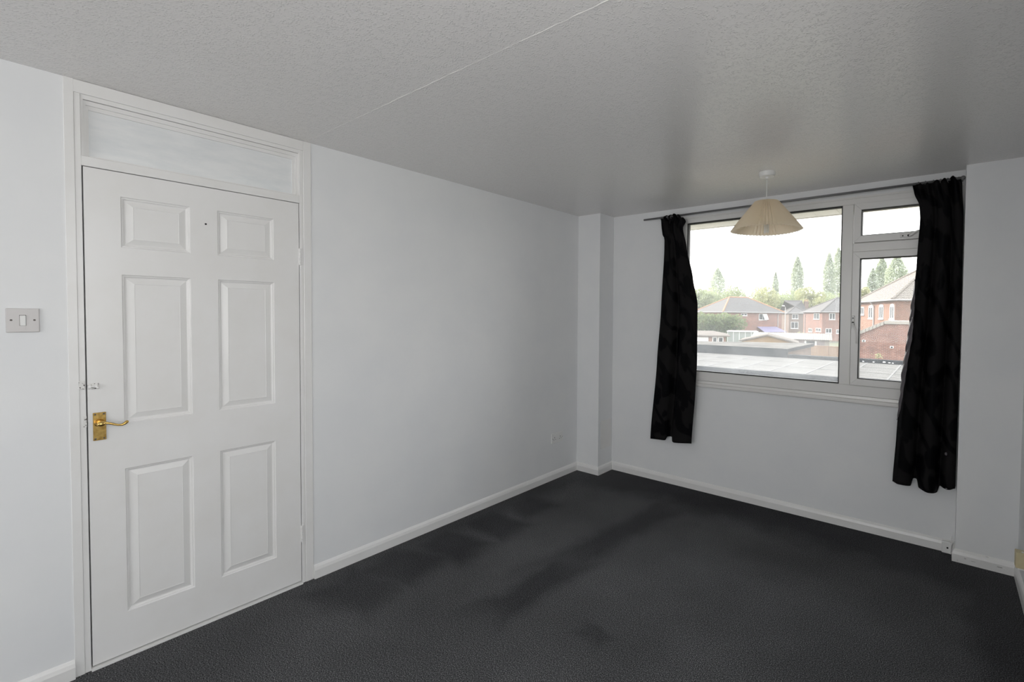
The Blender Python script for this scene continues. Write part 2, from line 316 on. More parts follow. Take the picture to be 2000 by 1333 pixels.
# raised, slightly ragged joint between two ceiling boards
sm = MB(); pts = []; x = 0.02
while x < RX: pts.append((x, -2.463 + random.uniform(-.002, .002), H-0.0006)); x += 0.035
sm.tube(pts, [random.uniform(0.0004, 0.0013) for _ in pts], 5).build('board_joint', M['ceiling'], ceil)
wl = MB().box(-T, 0, FO1, T, 0, H).box(-T, 0, BY-T, FO0, 0, H).build('wall_left', M['wall']); tag(wl, 'white wall with the panelled door', kind='structure')
wf = MB().box(0, WX0, 0, 0.16, 0, H).box(WX0, WX1, 0, 0.16, 0, 0.895).box(WX0, WX1, 0, 0.16, WZ1, H).box(WX1, RX+T, 0, 0.16, 0, H).build('wall_front', M['wall'])
tag(wf, 'white wall with the wide window', kind='structure')
o = MB().box(RX, RX+T, BY-T, -4.42, 0, H).box(RX, RX+T, -4.42, -2.88, 0, 0.98).box(RX, RX+T, -4.42, -2.88, 2.12, H).box(RX, RX+T, -2.88, 0, 0, H).build('wall_right', M['wall']); tag(o, 'white side wall by the pier', kind='structure')
bw = MB().box(0, 0.93, BY-T, BY, 0, H).box(0.93, 2.77, BY-T, BY, 0, 0.93).box(0.93, 2.77, BY-T, BY, 2.17, H).box(2.77, RX, BY-T, BY, 0, H).build('wall_back', M['wall'])
tag(bw, 'white wall behind the photographer', kind='structure')
pier = MB().box(RCX, RX, RCY, 0, 0, H).build('wall_pier', M['wall']); tag(pier, 'white pier projecting beside the window', kind='structure')
bx = MB().box(0, CA, -CB, 0, 0, H).build('column', M['wall']); tag(bx, 'white boxed-in pipe column in the corner', kind='structure')
MB().box(CA, CA+0.004, -0.178, -0.012, 0.222, 0.474, 0.002).build('access_panel', M['gloss'], bx)

def skirt(name, pts, par=None, label=None):
    """skirting board mitred along pts (room on the left-hand side of travel)"""
    prof = [(0, 0), (0.015, 0), (0.015, 0.046), (0.0105, 0.061), (0.004, 0.071), (0, 0.073)]
    V = []; F = []; P = [Vector((p[0], p[1], 0)) for p in pts]; n = len(prof)
    for i, p in enumerate(P):
        d0 = (P[i]-P[i-1]).normalized() if i else None; d1 = (P[i+1]-P[i]).normalized() if i < len(P)-1 else None
        n0 = Vector((-d0.y, d0.x, 0)) if d0 else None; n1 = Vector((-d1.y, d1.x, 0)) if d1 else None
        nn = n0 or n1
        if n0 and n1: nn = (n0+n1); nn = nn/ (nn.dot(n0))
        for a, z in prof: V.append((p.x+nn.x*a, p.y+nn.y*a, z))
    for i in range(len(P)-1):
        for k in range(n): F.append((i*n+k, i*n+(k+1) % n, (i+1)*n+(k+1) % n, (i+1)*n+k))
    F.append(tuple(range(n))); F.append(tuple((len(P)-1)*n+k for k in range(n))[::-1])
    o = MB().poly(V, F).build(name, M['gloss']); tag(o, label, kind='structure'); return o
skirt('baseboard_left', [(0, -CB), (0, FO1)], label='white skirting between the door and the corner column')
skirt('baseboard_left_near', [(0, FO0), (0, BY)], label='white skirting below the light switch')
skirt('baseboard_column', [(CA, 0), (CA, -CB), (0, -CB)], label='white skirting around the boxed column')
skirt('baseboard_front', [(RCX, 0), (CA, 0)], label='white skirting below the window')
bp = skirt('baseboard_pier', [(RX, RCY), (RCX, RCY), (RCX, 0)], label='chipped white skirting around the pier')
skirt('baseboard_right', [(RX, BY), (RX, RCY)], label='white skirting on the side wall')
for x0, x1, z0, z1 in ((2.833, 2.842, 0.031, 0.0325), (2.80, 2.805, 0.012, 0.0132), (2.980, 3.003, 0.031, 0.033), (2.865, 2.885, 0.0262, 0.0270), (2.93, 2.942, 0.0690, 0.0698)):
    MB().box(x0, x1, RCY-0.0158 if z0 < .06 else RCY-.006, RCY-0.005 if z0 > .06 else RCY-0.012, z0, z1).build('paint_crack', M['dark'], bp)
for x0, z0 in ((2.836, 0.036), (3.012, 0.028)):
    MB().ball((x0, RCY-0.015, z0), 0.004, 8).build('nail_head', M['gloss'], bp)

# ------------------------------------------------------------------ door with fanlight
door = empty('door_1', (0, DY1, 0)); tag(door, 'white six-panel door with brass lever below a painted fanlight', 'door', kind='structure')
OX = -DY1   # children are built in world coordinates and shifted to the hinge side
def dpart(mb, name, mat, parent=door):
    if parent is door: bmesh.ops.translate(mb.bm, vec=(0, OX, 0), verts=mb.bm.verts)
    return mb.build(name, mat, parent)
PX = 0.004
f = MB(); f.box(-0.09, PX, FO0, -3.2705, 0, H, 0.0006).box(-0.09, PX, DY1+0.019, FO1, 0, H, 0.002)
f.box(-0.09, PX, -3.2705, DY1+0.019, 2.266, H-0.001, 0.0006)
dpart(f, 'door_frame', M['gloss'])
f = MB(); f.box(-0.09, 0.0012, -3.2702, DY0-0.0018, 0, 2.266, 0.001).box(-0.09, 0.001, DY1+0.0018, DY1+0.0188, 0, 2.266, 0.0015).box(-0.075, -0.042, DY0-0.002, DY0+0.010, 0, 1.99).box(-0.075, -0.042, DY1-0.010, DY1+0.002, 0, 1.99)
dpart(f, 'door_stop', M['gloss'])
f = MB(); f.box(-0.09, 0.0015, DY0-0.002, DY1+0.002, 1.9925, 2.030, 0.0015); dpart(f, 'transom', M['gloss'])
f = MB()
for k, (ins, xx) in enumerate(((0.0, -0.004), (0.014, -0.012), (0.026, -0.020))):
    a0, a1, b1 = DY0-0.002+ins*0.6, DY1+0.018-ins*1.0, 2.266-ins*1.3
    i2 = ins+0.013
    c0, c1, d1 = DY0-0.002+i2*0.6, DY1+0.018-i2, 2.266-i2*1.3
    f.box(-0.05, xx, a0, c0, 2.03, b1).box(-0.05, xx, c1, a1, 2.03, b1).box(-0.05, xx, c0, c1, d1, b1)
f.box(-0.05, -0.012, DY0+0.02, DY1-0.02, 2.03, 2.036)
dpart(f, 'fanlight_bead', M['gloss'])
f = MB(); f.box(-0.036, -0.028, DY0, DY1+0.01, 2.028, 2.24); dpart(f, 'fanlight_panel', M['fanlight'])
f = MB(); f.box(-0.09, 0.012, DY0-0.002, DY1+0.002, 0, 0.0085); dpart(f, 'threshold', M['gloss'])
f = MB(); f.box(-0.11, -0.095, DY0-0.01, DY1+0.01, 0, H); dpart(f, 'hall_dark_backing', M['dark'])  # near-black sheet behind the door, standing in for the dark hall
# leaf: stiles and rails in one sheet, six moulded panels let into it
G_ = 0.0022; y0, y1, z0, z1 = DY0+G_, DY1-G_, 0.016, 1.9895; FX = 0.0
colsY = [(-3.148, -2.931), (-2.835, -2.611)]; rowsZ = [(0.186, 0.783), (0.972, 1.578), (1.688, 1.893)]
ys = [y0] + [v for c in colsY for v in c] + [y1]; zs = [z0] + [v for c in rowsZ for v in c] + [z1]
f = MB(); V = []; F = []
for a in ys:
    for b in zs: V.append((FX, a, b))
for i in range(len(ys)-1):
    for k in range(len(zs)-1):
        if i % 2 == 1 and k % 2 == 1: continue
        n_ = len(zs); F.append((i*n_+k, (i+1)*n_+k, (i+1)*n_+k+1, i*n_+k+1))
f.poly(V, F)
bx0 = FX-0.036
f.poly([(FX, y0, z0), (FX, y1, z0), (FX, y1, z1), (FX, y0, z1), (bx0, y0, z0), (bx0, y1, z0), (bx0, y1, z1), (bx0, y0, z1)], [(0, 4, 5, 1), (1, 5, 6, 2), (2, 6, 7, 3), (3, 7, 4, 0), (4, 7, 6, 5)])
bmesh.ops.remove_doubles(f.bm, verts=f.bm.verts, dist=1e-5)
leaf = dpart(f, 'door_leaf', M['gloss'])
prof = [(0, 0), (0.003, -0.0045), (0.007, -0.0052), (0.0115, -0.010), (0.0145, -0.0105), (0.0375, -0.0028), (0.0385, -0.0038)]
for (a0, a1) in colsY:
    for (b0, b1) in rowsZ:
        V = []; F = []
        for ins, dx in prof:
            V += [(FX+dx, a0+ins+OX, b0+ins), (FX+dx, a1-ins+OX, b0+ins), (FX+dx, a1-ins+OX, b1-ins), (FX+dx, a0+ins+OX, b1-ins)]
        for k in range(len(prof)-1):
            for e in range(4): F.append((4*k+e, 4*k+(e+1) % 4, 4*k+4+(e+1) % 4, 4*k+4+e))
        F.append(tuple(range(4*len(prof)-4, 4*len(prof))))
        MB().poly(V, F).build('panel', M['gloss'], leaf)
MB().cyl((FX-0.001, -2.877+OX, 1.825), (FX+0.002, -2.877+OX, 1.825), 0.004, n=10).build('hook_hole', M['dark'], leaf)
# brass lever handle on a backplate
f = MB(); f.box(FX, FX+0.005, -3.236, -3.200, 0.916, 1.027, 0.0015); plate = dpart(f, 'handle_backplate', M['brass']); tag(plate, 'polished brass lever handle')
for yy in (-3.230, -3.206):
    for zz in (0.923, 1.020): MB().cyl((FX+.004, yy+OX, zz), (FX+0.0062, yy+OX, zz), 0.0032, n=10).build('screw', M['screw'], plate)
f = MB(); c = (-3.2179, 0.9856)
f.cyl((FX+.004, c[0]+OX, c[1]), (FX+0.012, c[0]+OX, c[1]), 0.0155, 0.0125, 20).cyl((FX+.012, c[0]+OX, c[1]), (FX+0.036, c[0]+OX, c[1]), 0.0085, 0.0075, 16)
f.ball((FX+0.040, c[0]+OX, c[1]), 0.0115, 16, (0.8, 1.15, 0.9)); auto_smooth(f.build('spindle_boss', M['brass'], plate))
lev = [(0.0, -3.2205, 0.99), (0.0, -3.2108, 0.9892), (0.004, -3.1988, 0.9862), (0.006, -3.185, 0.9802), (0.007, -3.1723, 0.9749), (0.007, -3.1622, 0.9736), (0.007, -3.1534, 0.9776), (0.006, -3.1473, 0.9836), (0.005, -3.1442, 0.9871)]
f = MB(); pts = [(FX+0.040+dx, y+OX, z) for dx, y, z in lev]
f.tube(pts, [0.0075, 0.0062, 0.0045, 0.0042, 0.0042, 0.0046, 0.0056, 0.0060, 0.0035], 12); auto_smooth(f.build('lever', M['brass'], plate), 60)
# painted-over slide bolt and its keep
f = MB(); f.box(FX, FX+0.003, -3.249, -3.218, 1.122, 1.144, 0.001); bolt = dpart(f, 'slide_bolt', M['chip']); tag(bolt, 'painted-over slide bolt with worn edges')
MB().cyl((FX+0.006, -3.249+OX, 1.133), (FX+0.006, -3.222+OX, 1.1325), 0.0042, n=10).build('bolt_bar', M['gloss'], bolt)
for yy in (-3.243, -3.225): MB().box(FX+.001, FX+0.011, yy-0.004+OX, yy+0.004+OX, 1.126, 1.140, 0.002).build('bolt_strap', M['gloss'], bolt)
MB().ball((FX+0.013, -3.222+OX, 1.127), 0.0045, 10).build('bolt_knob', M['gloss'], bolt)
f = MB(); f.box(0.001, 0.0055, -3.272, -3.256, 1.124, 1.157, 0.001); keep = dpart(f, 'bolt_keep', M['chip'])
f = MB(); f.box(-0.02, 0.0022, DY0-0.010, DY0-0.001, 0.975, 1.018); dpart(f, 'strike_plate', M['chip'])
for zc in (1.7165, 0.2665):
    f = MB(); f.box(-0.01, 0.0035, DY1-0.004, DY1+0.010, zc-0.043, zc+0.043, 0.001); hg = dpart(f, 'hinge', M['gloss'])
    for k in range(5):
        MB().cyl((0.0045, DY1+0.001+OX, zc-0.043+k*0.0172+.0006), (0.0045, DY1+0.001+OX, zc-0.043+(k+1)*0.0172-.0012), 0.0046, n=12).build('knuckle', M['gloss'], hg)

# ------------------------------------------------------------------ window
win = empty('window_1', (WX0, 0, WZ0)); tag(win, 'wide white double glazed window with a dirty fixed pane and side casement', 'window', kind='structure')
def wpart(mb, name, mat, parent=win):
    bmesh.ops.translate(mb.bm, vec=(-WX0, 0, -WZ0), verts=mb.bm.verts) ; return mb.build(name, mat, parent)
FY0, FY1 = -0.004, 0.066       # frame depth
f = MB(); f.box(WX0, 0.975, FY0, FY1, WZ0, WZ1, 0.003); wpart(f, 'frame_jamb', M['upvc'])
f = MB(); f.box(2.735, WX1, FY0, FY1, WZ0, WZ1, 0.003); wpart(f, 'frame_jamb', M['upvc'])
f = MB(); f.box(0.975, 2.735, FY0, FY1, 2.1835, WZ1, 0.003); wpart(f, 'frame_head', M['upvc'])
f = MB(); f.box(0.975, 2.735, FY0, FY1, WZ0, 0.972, 0.003); wpart(f, 'frame_foot', M['upvc'])
f = MB(); f.box(2.131, 2.1985, FY0, FY1, 0.972, 2.1835, 0.003); wpart(f, 'mullion', M['upvc'])
f = MB(); f.box(2.1985, 2.735, FY0, FY1, 1.8645, 1.9235, 0.003); wpart(f, 'transom', M['upvc'])
f = MB(); f.box(WX0, WX1, FY0-0.002, 0.0, WZ1-.001, WZ1+0.012, 0.001); wpart(f, 'head_bead', M['upvc'])
def ringbox(x0, x1, z0, z1, wd, ya, yb, bev=0.0):
    g = MB(); g.box(x0, x0+wd, ya, yb, z0, z1, bev).box(x1-wd, x1, ya, yb, z0, z1, bev).box(x0+wd, x1-wd, ya, yb, z0, z0+wd, bev).box(x0+wd, x1-wd, ya, yb, z1-wd, z1, bev); return g
# fixed light
wpart(ringbox(0.975, 2.131, 0.972, 2.1835, 0.0075, 0.008, 0.05), 'gasket', M['gasket'])
f = MB(); f.box(0.98, 2.127, 0.026, 0.030, 0.977, 2.179); wpart(f, 'fixed_pane', M['glass_dirty'])
def sash(name, x0, x1, z0, z1):
    wd = 0.043; yf = -0.020
    g = MB()   # mitred: four prisms whose ends meet at 45 degrees
    for a, b, c, d in (((x0, z0), (x1, z0), (x1-wd, z0+wd), (x0+wd, z0+wd)), ((x1, z0), (x1, z1), (x1-wd, z1-wd), (x1-wd, z0+wd)),
                       ((x1, z1), (x0, z1), (x0+wd, z1-wd), (x1-wd, z1-wd)), ((x0, z1), (x0, z0), (x0+wd, z0+wd), (x0+wd, z1-wd))):
        g.prism([a, b, c, d], 1, yf, 0.05)
    bmesh.ops.recalc_face_normals(g.bm, faces=g.bm.faces)
    bmesh.ops.bevel(g.bm, geom=g.bm.edges[:], offset=0.0012, segments=1, affect='EDGES')
    s = wpart(g, name, M['upvc'])
    wpart(ringbox(x0+wd, x1-wd, z0+wd, z1-wd, 0.0045, yf+0.008, 0.04), 'gasket', M['gasket'], s)
    g = MB(); g.box(x0+wd+.003, x1-wd-.003, 0.012, 0.016, z0+wd+.003, z1-wd-.003); wpart(g, 'pane', M['glass_clean'], s)
    return s
cs = sash('casement', 2.2015, 2.732, 0.9745, 1.8625); tl = sash('top_light', 2.2035, 2.732, 1.9255, 2.1825)
# casement handle: plate, pivot, cranked lever hanging down
hx, hz = 2.213, 1.405
g = MB(); g.box(hx-0.010, hx+0.010, -0.030, -0.020, hz-0.030, hz+0.034, 0.004, 2); wpart(g, 'handle_plate', M['upvc'], cs)
g = MB(); g.cyl((hx, -0.030, hz+0.018), (hx, -0.0315, hz+0.018), 0.004, n=10).cyl((hx, -0.030, hz-0.012), (hx, -0.0325, hz-0.012), 0.0065, n=12); wpart(g, 'handle_keyhole', M['dark'], cs)
g = MB(); g.tube([(hx, -0.034, hz-0.018), (hx+0.002, -0.042, hz-0.030), (hx+0.014, -0.048, hz-0.048), (hx+0.024, -0.050, hz-0.066), (hx+0.027, -0.050, hz-0.10), (hx+0.027, -0.049, hz-0.15)], [0.008, 0.0075, 0.0065, 0.006, 0.0058, 0.005], 10); auto_smooth(wpart(g, 'handle', M['upvc'], cs), 60)
hx, hz = 2.500, 1.946
g = MB(); g.box(hx-0.034, hx+0.030, -0.030, -0.020, hz-0.010, hz+0.010, 0.004, 2); wpart(g, 'handle_plate', M['upvc'], tl)
g = MB(); g.cyl((hx-0.018, -0.030, hz), (hx-0.018, -0.0315, hz), 0.004, n=10).cyl((hx+0.012, -0.030, hz), (hx+0.012, -0.0325, hz), 0.0065, n=12); wpart(g, 'handle_keyhole', M['dark'], tl)
g = MB(); g.tube([(hx+0.018, -0.034, hz), (hx+0.030, -0.042, hz+0.002), (hx+0.046, -0.048, hz+0.014), (hx+0.062, -0.050, hz+0.022), (hx+0.10, -0.050, hz+0.024), (hx+0.14, -0.049, hz+0.022)], [0.008, 0.0075, 0.0065, 0.006, 0.0058, 0.005], 10); auto_smooth(wpart(g, 'handle', M['upvc'], tl), 60)
# inside cill with a rounded nosing, and the outside cill
g = MB(); g.prism([(0.0, 0.852), (0.0, 0.899), (-0.006, 0.899), (-0.008, 0.882), (-0.020, 0.876), (-0.022, 0.870), (-0.022, 0.858), (-0.018, 0.852)], 0, WX0-0.02, WX1-.001); wpart(g, 'inside_cill', M['upvc'])
g = MB(); g.prism([(0.066, 0.90), (0.066, 0.955), (0.20, 0.935), (0.20, 0.90)], 0, WX0, WX1); wpart(g, 'outside_cill', M['white_out'])
# eaves soffit over the outside of the window
sof = empty('trim_1', (0, 0.16, 2.20)); tag(sof, 'cream boarded soffit over the outside of the window', kind='structure')
for k in range(17):
    MB().box(0.3+k*0.16, 0.3+k*0.16+0.157, 0.0, 0.20, 0.0, 0.02).build('soffit_board', M['soffit'], sof)
MB().box(0.25, 3.1, 0.20, 0.225, -0.005, 0.2).build('fascia', M['soffit'], sof)

# ------------------------------------------------------------------ curtains and pole
PY = -0.070
def pole_z(x): return 2.240 + (x-0.604)*0.006
pole = empty('curtain_pole', (0.604, PY, pole_z(0.604))); tag(pole, 'thin gunmetal curtain pole spanning the window', 'curtain pole')
q = lambda x, y, z: (x-0.604, y-PY, z-pole_z(0.604))
MB().cyl(q(0.604, PY, pole_z(0.604)), q(2.768, PY, pole_z(2.768)), 0.0078, n=14).build('rod', M['steel'], pole, smooth=True)
MB().ball(q(2.776, PY, pole_z(2.776)), 0.0125, 16).build('finial', M['steel'], pole, smooth=True)
for bx_ in (0.745, 2.765):
    MB().cyl(q(bx_, PY, pole_z(bx_)), q(bx_, -0.003, pole_z(bx_)), 0.004, n=8).cyl(q(bx_, -0.006, pole_z(bx_)), q(bx_, 0.0, pole_z(bx_)), 0.014, n=14).build('bracket', M['steel'], pole)

def lerp_tab(tab):
    tab = sorted(tab)
    def f_(z):
        if z <= tab[0][0]: return tab[0][1]
        for (a, va), (b, vb) in zip(tab, tab[1:]):
            if z <= b:
                t = (z-a)/(b-a); t = t*t*(3-2*t)*0.5 + t*0.5; return va+(vb-va)*t
        return tab[-1][1]
    return f_
def make_curtain(name, label, ledge, redge, ztop_u, zbot_u, yfun, x_org, seed):
    ny, nx = 90, 140
    root = empty(name, (x_org, PY, 2.24)); tag(root, label, 'curtain', 'black curtains at the window')
    bm = bmesh.new(); uvl = bm.loops.layers.uv.new('UVMap'); grid = []
    for j in range(ny+1):
        v = j/ny; row = []
        for i in range(nx+1):
            u = i/nx; zt = ztop_u(u); zb = zbot_u(u); z = zt+(zb-zt)*v
            zz = 2.26 + (0.39-2.26)*v
            x = ledge(zz) + (redge(zz)-ledge(zz))*u
            row.append(bm.verts.new((x-x_org, yfun(u, v), z-2.24)))
        grid.append(row)
    for j in range(ny):
        for i in range(nx):
            fc = bm.faces.new((grid[j][i], grid[j+1][i], grid[j+1][i+1], grid[j][i+1]))
            for lp, (a, b) in zip(fc.loops, ((i, j), (i, j+1), (i+1, j+1), (i+1, j))): lp[uvl].uv = (a/nx*0.62+seed*0.37, 1.9*(1-b/ny))
    me = bpy.data.meshes.new('cloth'); bm.to_mesh(me); bm.free(); me.materials.append(M['curtain'])
    for p in me.polygons: p.use_smooth = True
    o = bpy.data.objects.new('cloth', me); COL.objects.link(o); o.parent = root
    sd = o.modifiers.new('thickness', 'SOLIDIFY'); sd.thickness = 0.0025; sd.offset = 0
    return root
def sst(a, b, x): t = min(1, max(0, (x-a)/(b-a))); return t*t*(3-2*t)
def yl(u, v):
    deep = 0.25 + 0.75*sst(0.05, 0.45, v)
    # one deep fold two fifths across, shallow rolls to either side
    y = 0.040*deep*math.exp(-((u-0.455)/0.075)**2)
    y -= 0.016*deep*math.sin(PI*min(1, u/0.42)) + 0.020*deep*math.sin(PI*max(0, (u-0.5)/0.5))
    y += 0.012*(1-sst(0, 0.09, v))*math.sin(u*2*PI*4.5)
    y += 0.004*math.sin(7*u+5*v) + 0.010*sst(0.85, 1, u)*deep
    return min(y-0.004, 0.045)
cl = make_curtain('curtain', 'black damask curtain hanging beside the corner column, with a gap under the pole',
    lerp_tab([(2.26, 0.772), (2.19, 0.776), (2.12, 0.786), (2.085, 0.806), (2.0, 0.806), (1.5, 0.782), (1.06, 0.752), (0.39, 0.698)]),
    lerp_tab([(2.26, 0.968), (2.225, 1.000), (2.170, 0.970), (2.0, 1.008), (1.75, 1.065), (1.54, 1.108), (1.06, 1.112), (0.84, 1.103), (0.39, 1.074)]),
    lambda u: 2.252 - 0.026*sst(0.72, 1.0, u) - 0.012*sst(0.3, 0.0, u) + 0.006*math.sin(u*2*PI*5),
    lambda u: 0.372 + 0.022*u + 0.030*(sst(0.36, 0.40, u)-sst(0.49, 0.52, u)) - 0.004*sst(.52, .6, u) + 0.004*math.sin(9*u), yl, 0.772, 1)
def yr(u, v):
    deep = 0.30 + 0.70*sst(0.05, 0.5, v)
    y = 0.040*deep*math.exp(-((u-0.37)/0.055)**2) + 0.040*deep*math.exp(-((u-0.76)/0.05)**2)
    y -= 0.014*deep*math.sin(PI*min(1, u/0.34)) + 0.030*deep*math.sin(PI*min(1, max(0, (u-0.42)/0.30))) + 0.012*deep*math.sin(PI*max(0, (u-0.8)/0.2))
    y += 0.012*(1-sst(0, 0.08, v))*math.sin(u*2*PI*5.5)
    y += 0.004*math.sin(6*u+4*v+1) + 0.030*sst(0.10, 0.0, u)*sst(0.2, 0.5, v)
    return min(y-0.006, 0.042)
cr_ = make_curtain('curtain', 'black damask curtain bunched against the pier, with a pulled thread near its hem',
    lerp_tab([(2.26, 2.528), (2.20, 2.540), (2.13, 2.566), (2.05, 2.572), (1.75, 2.560), (1.4, 2.532), (1.05, 2.498), (0.7, 2.478), (0.39, 2.463)]),
    lerp_tab([(2.26, 2.755), (2.23, 2.772), (2.0, 2.784), (1.4, 2.786), (0.9, 2.784), (0.39, 2.782)]),
    lambda u: 2.250 + 0.006*math.sin(u*2*PI*6) + 0.012*sst(.5, .9, u),
    lambda u: 0.385 - 0.006*u + 0.042*(sst(0.30, 0.34, u)-sst(0.40, 0.44, u)) - 0.012*sst(0.42, 0.6, u) + 0.040*sst(0.72, 0.77, u) + 0.012*sst(.9, 1, u), yr, 2.528, 2)
for root, xs in ((cl, [0.80, 0.835, 0.865, 0.90, 0.935]), (cr_, [2.56, 2.595, 2.635, 2.67, 2.705, 2.74])):
    for x in xs:   # eyelet rings riding on the pole
        t = MB(); c0 = Vector((x-root.location.x, 0, pole_z(x)-2.24-0.004))
        t.tube([c0+Vector((0.003*math.sin(a*3), 0.012*math.cos(a), 0.014*math.sin(a))) for a in [2*PI*k/14 for k in range(15)]], 0.0018, 6).build('ring', M['steel'], root, smooth=True)
# turned edge of satin lining that catches the sun coming through the glass
bm = bmesh.new(); rows_ = []; nz_ = 70; rnd = random.Random(11)
led = lerp_tab([(2.26, 2.528), (2.20, 2.540), (2.13, 2.566), (2.05, 2.572), (1.75, 2.560), (1.4, 2.532), (1.05, 2.498), (0.7, 2.478), (0.39, 2.463)])
for j in range(nz_+1):
    z = 1.66 - 0.86*j/nz_; wd_ = 0.030*math.sin(PI*min(1, max(0.0, j/nz_)))**0.6+0.001; wob = [0.004*math.sin(j*0.9+k*1.7)+0.003*math.sin(j*0.37+k) for k in range(5)]
    rows_.append([bm.verts.new((led(z)+0.001+wd_*0.8*k/4-2.528+wob[k]*0.3, -0.060-0.026*(k/4)**0.7+wob[k], z-2.24)) for k in range(5)])
for a_, b_ in zip(rows_, rows_[1:]):
    for k in range(4): bm.faces.new((a_[k], b_[k], b_[k+1], a_[k+1]))
me = bpy.data.meshes.new('lining_edge'); bm.to_mesh(me); bm.free(); me.materials.append(M['lining'])
for p in me.polygons: p.use_smooth = True
lo_ = bpy.data.objects.new('lining_edge', me); COL.objects.link(lo_); lo_.parent = cr_; lo_['label'] = 'shiny grey satin lining edge'
sd_2 = lo_.modifiers.new('thickness', 'SOLIDIFY'); sd_2.thickness = 0.0015
MB().ball((2.733-2.528, -0.020, 0.62-2.24), 0.008, 8, (.9, .5, 1.3)).build('pulled_thread', M['lining'], cr_)
MB().ball((2.745-2.528, -0.018, 0.412-2.24), 0.008, 8, (1.4, .5, .8)).build('pulled_thread', M['lining'], cr_)

# ------------------------------------------------------------------ pendant lamp
lx, ly = 1.803, -0.60
lamp = empty('pendant_lamp', (lx, ly, H)); tag(lamp, 'pendant lamp with a cream pleated shade hanging before the window', 'lamp')
auto_smooth(MB().lathe([(0.050, 0.0), (0.050, -0.006), (0.047, -0.024), (0.043, -0.028), (0.012, -0.0285), (0.008, -0.036), (0.004, -0.040)]).build('ceiling_rose', M['plastic'], lamp))
MB().cyl((0, 0, -0.036), (0, 0, -0.215), 0.0032, n=8).build('flex', M['plastic'], lamp, smooth=True)
auto_smooth(MB().lathe([(0.010, -0.195), (0.016, -0.205), (0.018, -0.235), (0.020, -0.240), (0.020, -0.262), (0.016, -0.270)], n=20).build('lamp_holder', M['plastic'], lamp))
NP = 54; V = []; F = []; rows = [(0.066, -0.178), (0.10, -0.222), (0.15, -0.288), (0.200, -0.355)]
for r_, z_ in rows:
    d = 0.006 + 0.0085*(r_-0.066)/0.134
    for k in range(NP*4):
        a = 2*PI*k/(NP*4); t = (k % 4)/4.0; tri = 1-abs(2*t-1)*2   # zig-zag
        V.append(((r_+d*tri)*math.cos(a), (r_+d*tri)*math.sin(a), z_ + (0.0015*math.sin(3*a) if r_ > .19 else 0)))
n_ = NP*4
for j in range(len(rows)-1):
    for k in range(n_): F.append((j*n_+k, j*n_+(k+1) % n_, (j+1)*n_+(k+1) % n_, (j+1)*n_+k))
sh = MB().poly(V, F).build('lamp_shade', M['shade'], lamp, recalc=False)
for k in range(3):   # wire carrier inside the shade's top
    a = 2*PI*k/3; MB().cyl((0.018*math.cos(a), 0.018*math.sin(a), -0.238), (0.072*math.cos(a), 0.072*math.sin(a), -0.190), 0.0012, n=6).build('shade_arm', M['chrome'], sh)
bl = MB().cyl((0, 0, -0.268), (0, 0, -0.298), 0.019, 0.017, 16).build('bulb', M['plastic'], lamp)
for k in range(3):
    a = 2*PI*k/3+0.4; cx_, cy_ = 0.0105*math.cos(a), 0.0105*math.sin(a)
    MB().tube([(cx_-0.004, cy_, -0.298), (cx_-0.004, cy_, -0.362), (cx_-0.002, cy_, -0.368), (cx_+0.002, cy_, -0.368), (cx_+0.004, cy_, -0.362), (cx_+0.004, cy_, -0.298)], 0.0042, 8).build('bulb_tube', M['bulb'], bl, smooth=True)

# ------------------------------------------------------------------ fittings on the walls
sw = empty('light_switch', (0.0, -3.404, 1.394)); tag(sw, 'grey-white single light switch beside the door', 'light switch')
MB().box(0, 0.007, -0.039, 0.039, -0.0435, 0.0435, 0.0025, 2).build('face_plate', M['grey_plastic'], sw)
t = MB(); t.box(0.005, 0.011, -0.0075, 0.0065, -0.0185, 0.0185, 0.0012); rk = t.build('rocker', M['plastic'], sw)
rk.rotation_euler = (0, math.radians(4), 0)
MB().box(0.0068, 0.0074, -0.0085, 0.0075, -0.0195, 0.0195).build('rocker_surround', M['screw'], sw)
for yy in (-0.027, 0.0265): MB().cyl((0.006, yy, 0.001), (0.0075, yy, 0.001), 0.0033, n=10).build('screw', M['screw'], sw)

so = empty('socket', (0.0, -0.490, 0.355)); tag(so, 'white double power socket low on the wall near the column', 'socket')
MB().box(0, 0.009, -0.073, 0.073, -0.043, 0.043, 0.003, 2).build('face_plate', M['plastic'], so)
for sgn in (-1, 1):
    yc = sgn*0.036
    h = MB()
    h.box(0.0085, 0.0094, yc-0.0025, yc+0.0025, 0.001, 0.010).box(0.0085, 0.0094, yc-0.0135, yc-0.0075, -0.014, -0.009).box(0.0085, 0.0094, yc+0.0075, yc+0.0135, -0.014, -0.009)
    h.build('pin_holes', M['dark'], so)
    MB().box(0.008, 0.0115, sgn*0.012-0.006, sgn*0.012+0.006, 0.010, 0.028, 0.001).build('rocker', M['plastic'], so)
for sgn in (-1, 1): MB().cyl((0.008, sgn*0.062, -.002), (0.0096, sgn*0.062, -.002), 0.003, n=8).build('screw', M['screw'], so)

te = empty('telephone_socket', (2.748, -0.016, 0.036)); tag(te, 'small white telephone socket on the skirting beside the pier', 'socket')
MB().box(-0.022, 0.026, -0.022, 0.0, -0.034, 0.036, 0.004, 2).build('face_plate', M['plastic'], te)
MB().box(0.002, 0.011, -0.0228, -0.020, -0.004, 0.006).build('jack_hole', M['dark'], te)
MB().tube([(0.020, -0.012, 0.036), (0.024, -0.012, 0.060), (0.028, -0.008, 0.075), (0.034, -0.006, 0.050), (0.0375, -0.006, 0.0)], 0.0018, 6).build('cable', M['plastic'], te)
MB().ball((0.021, -0.026, -0.028), 0.0045, 8).build('cable_clip', M['plastic'], te)

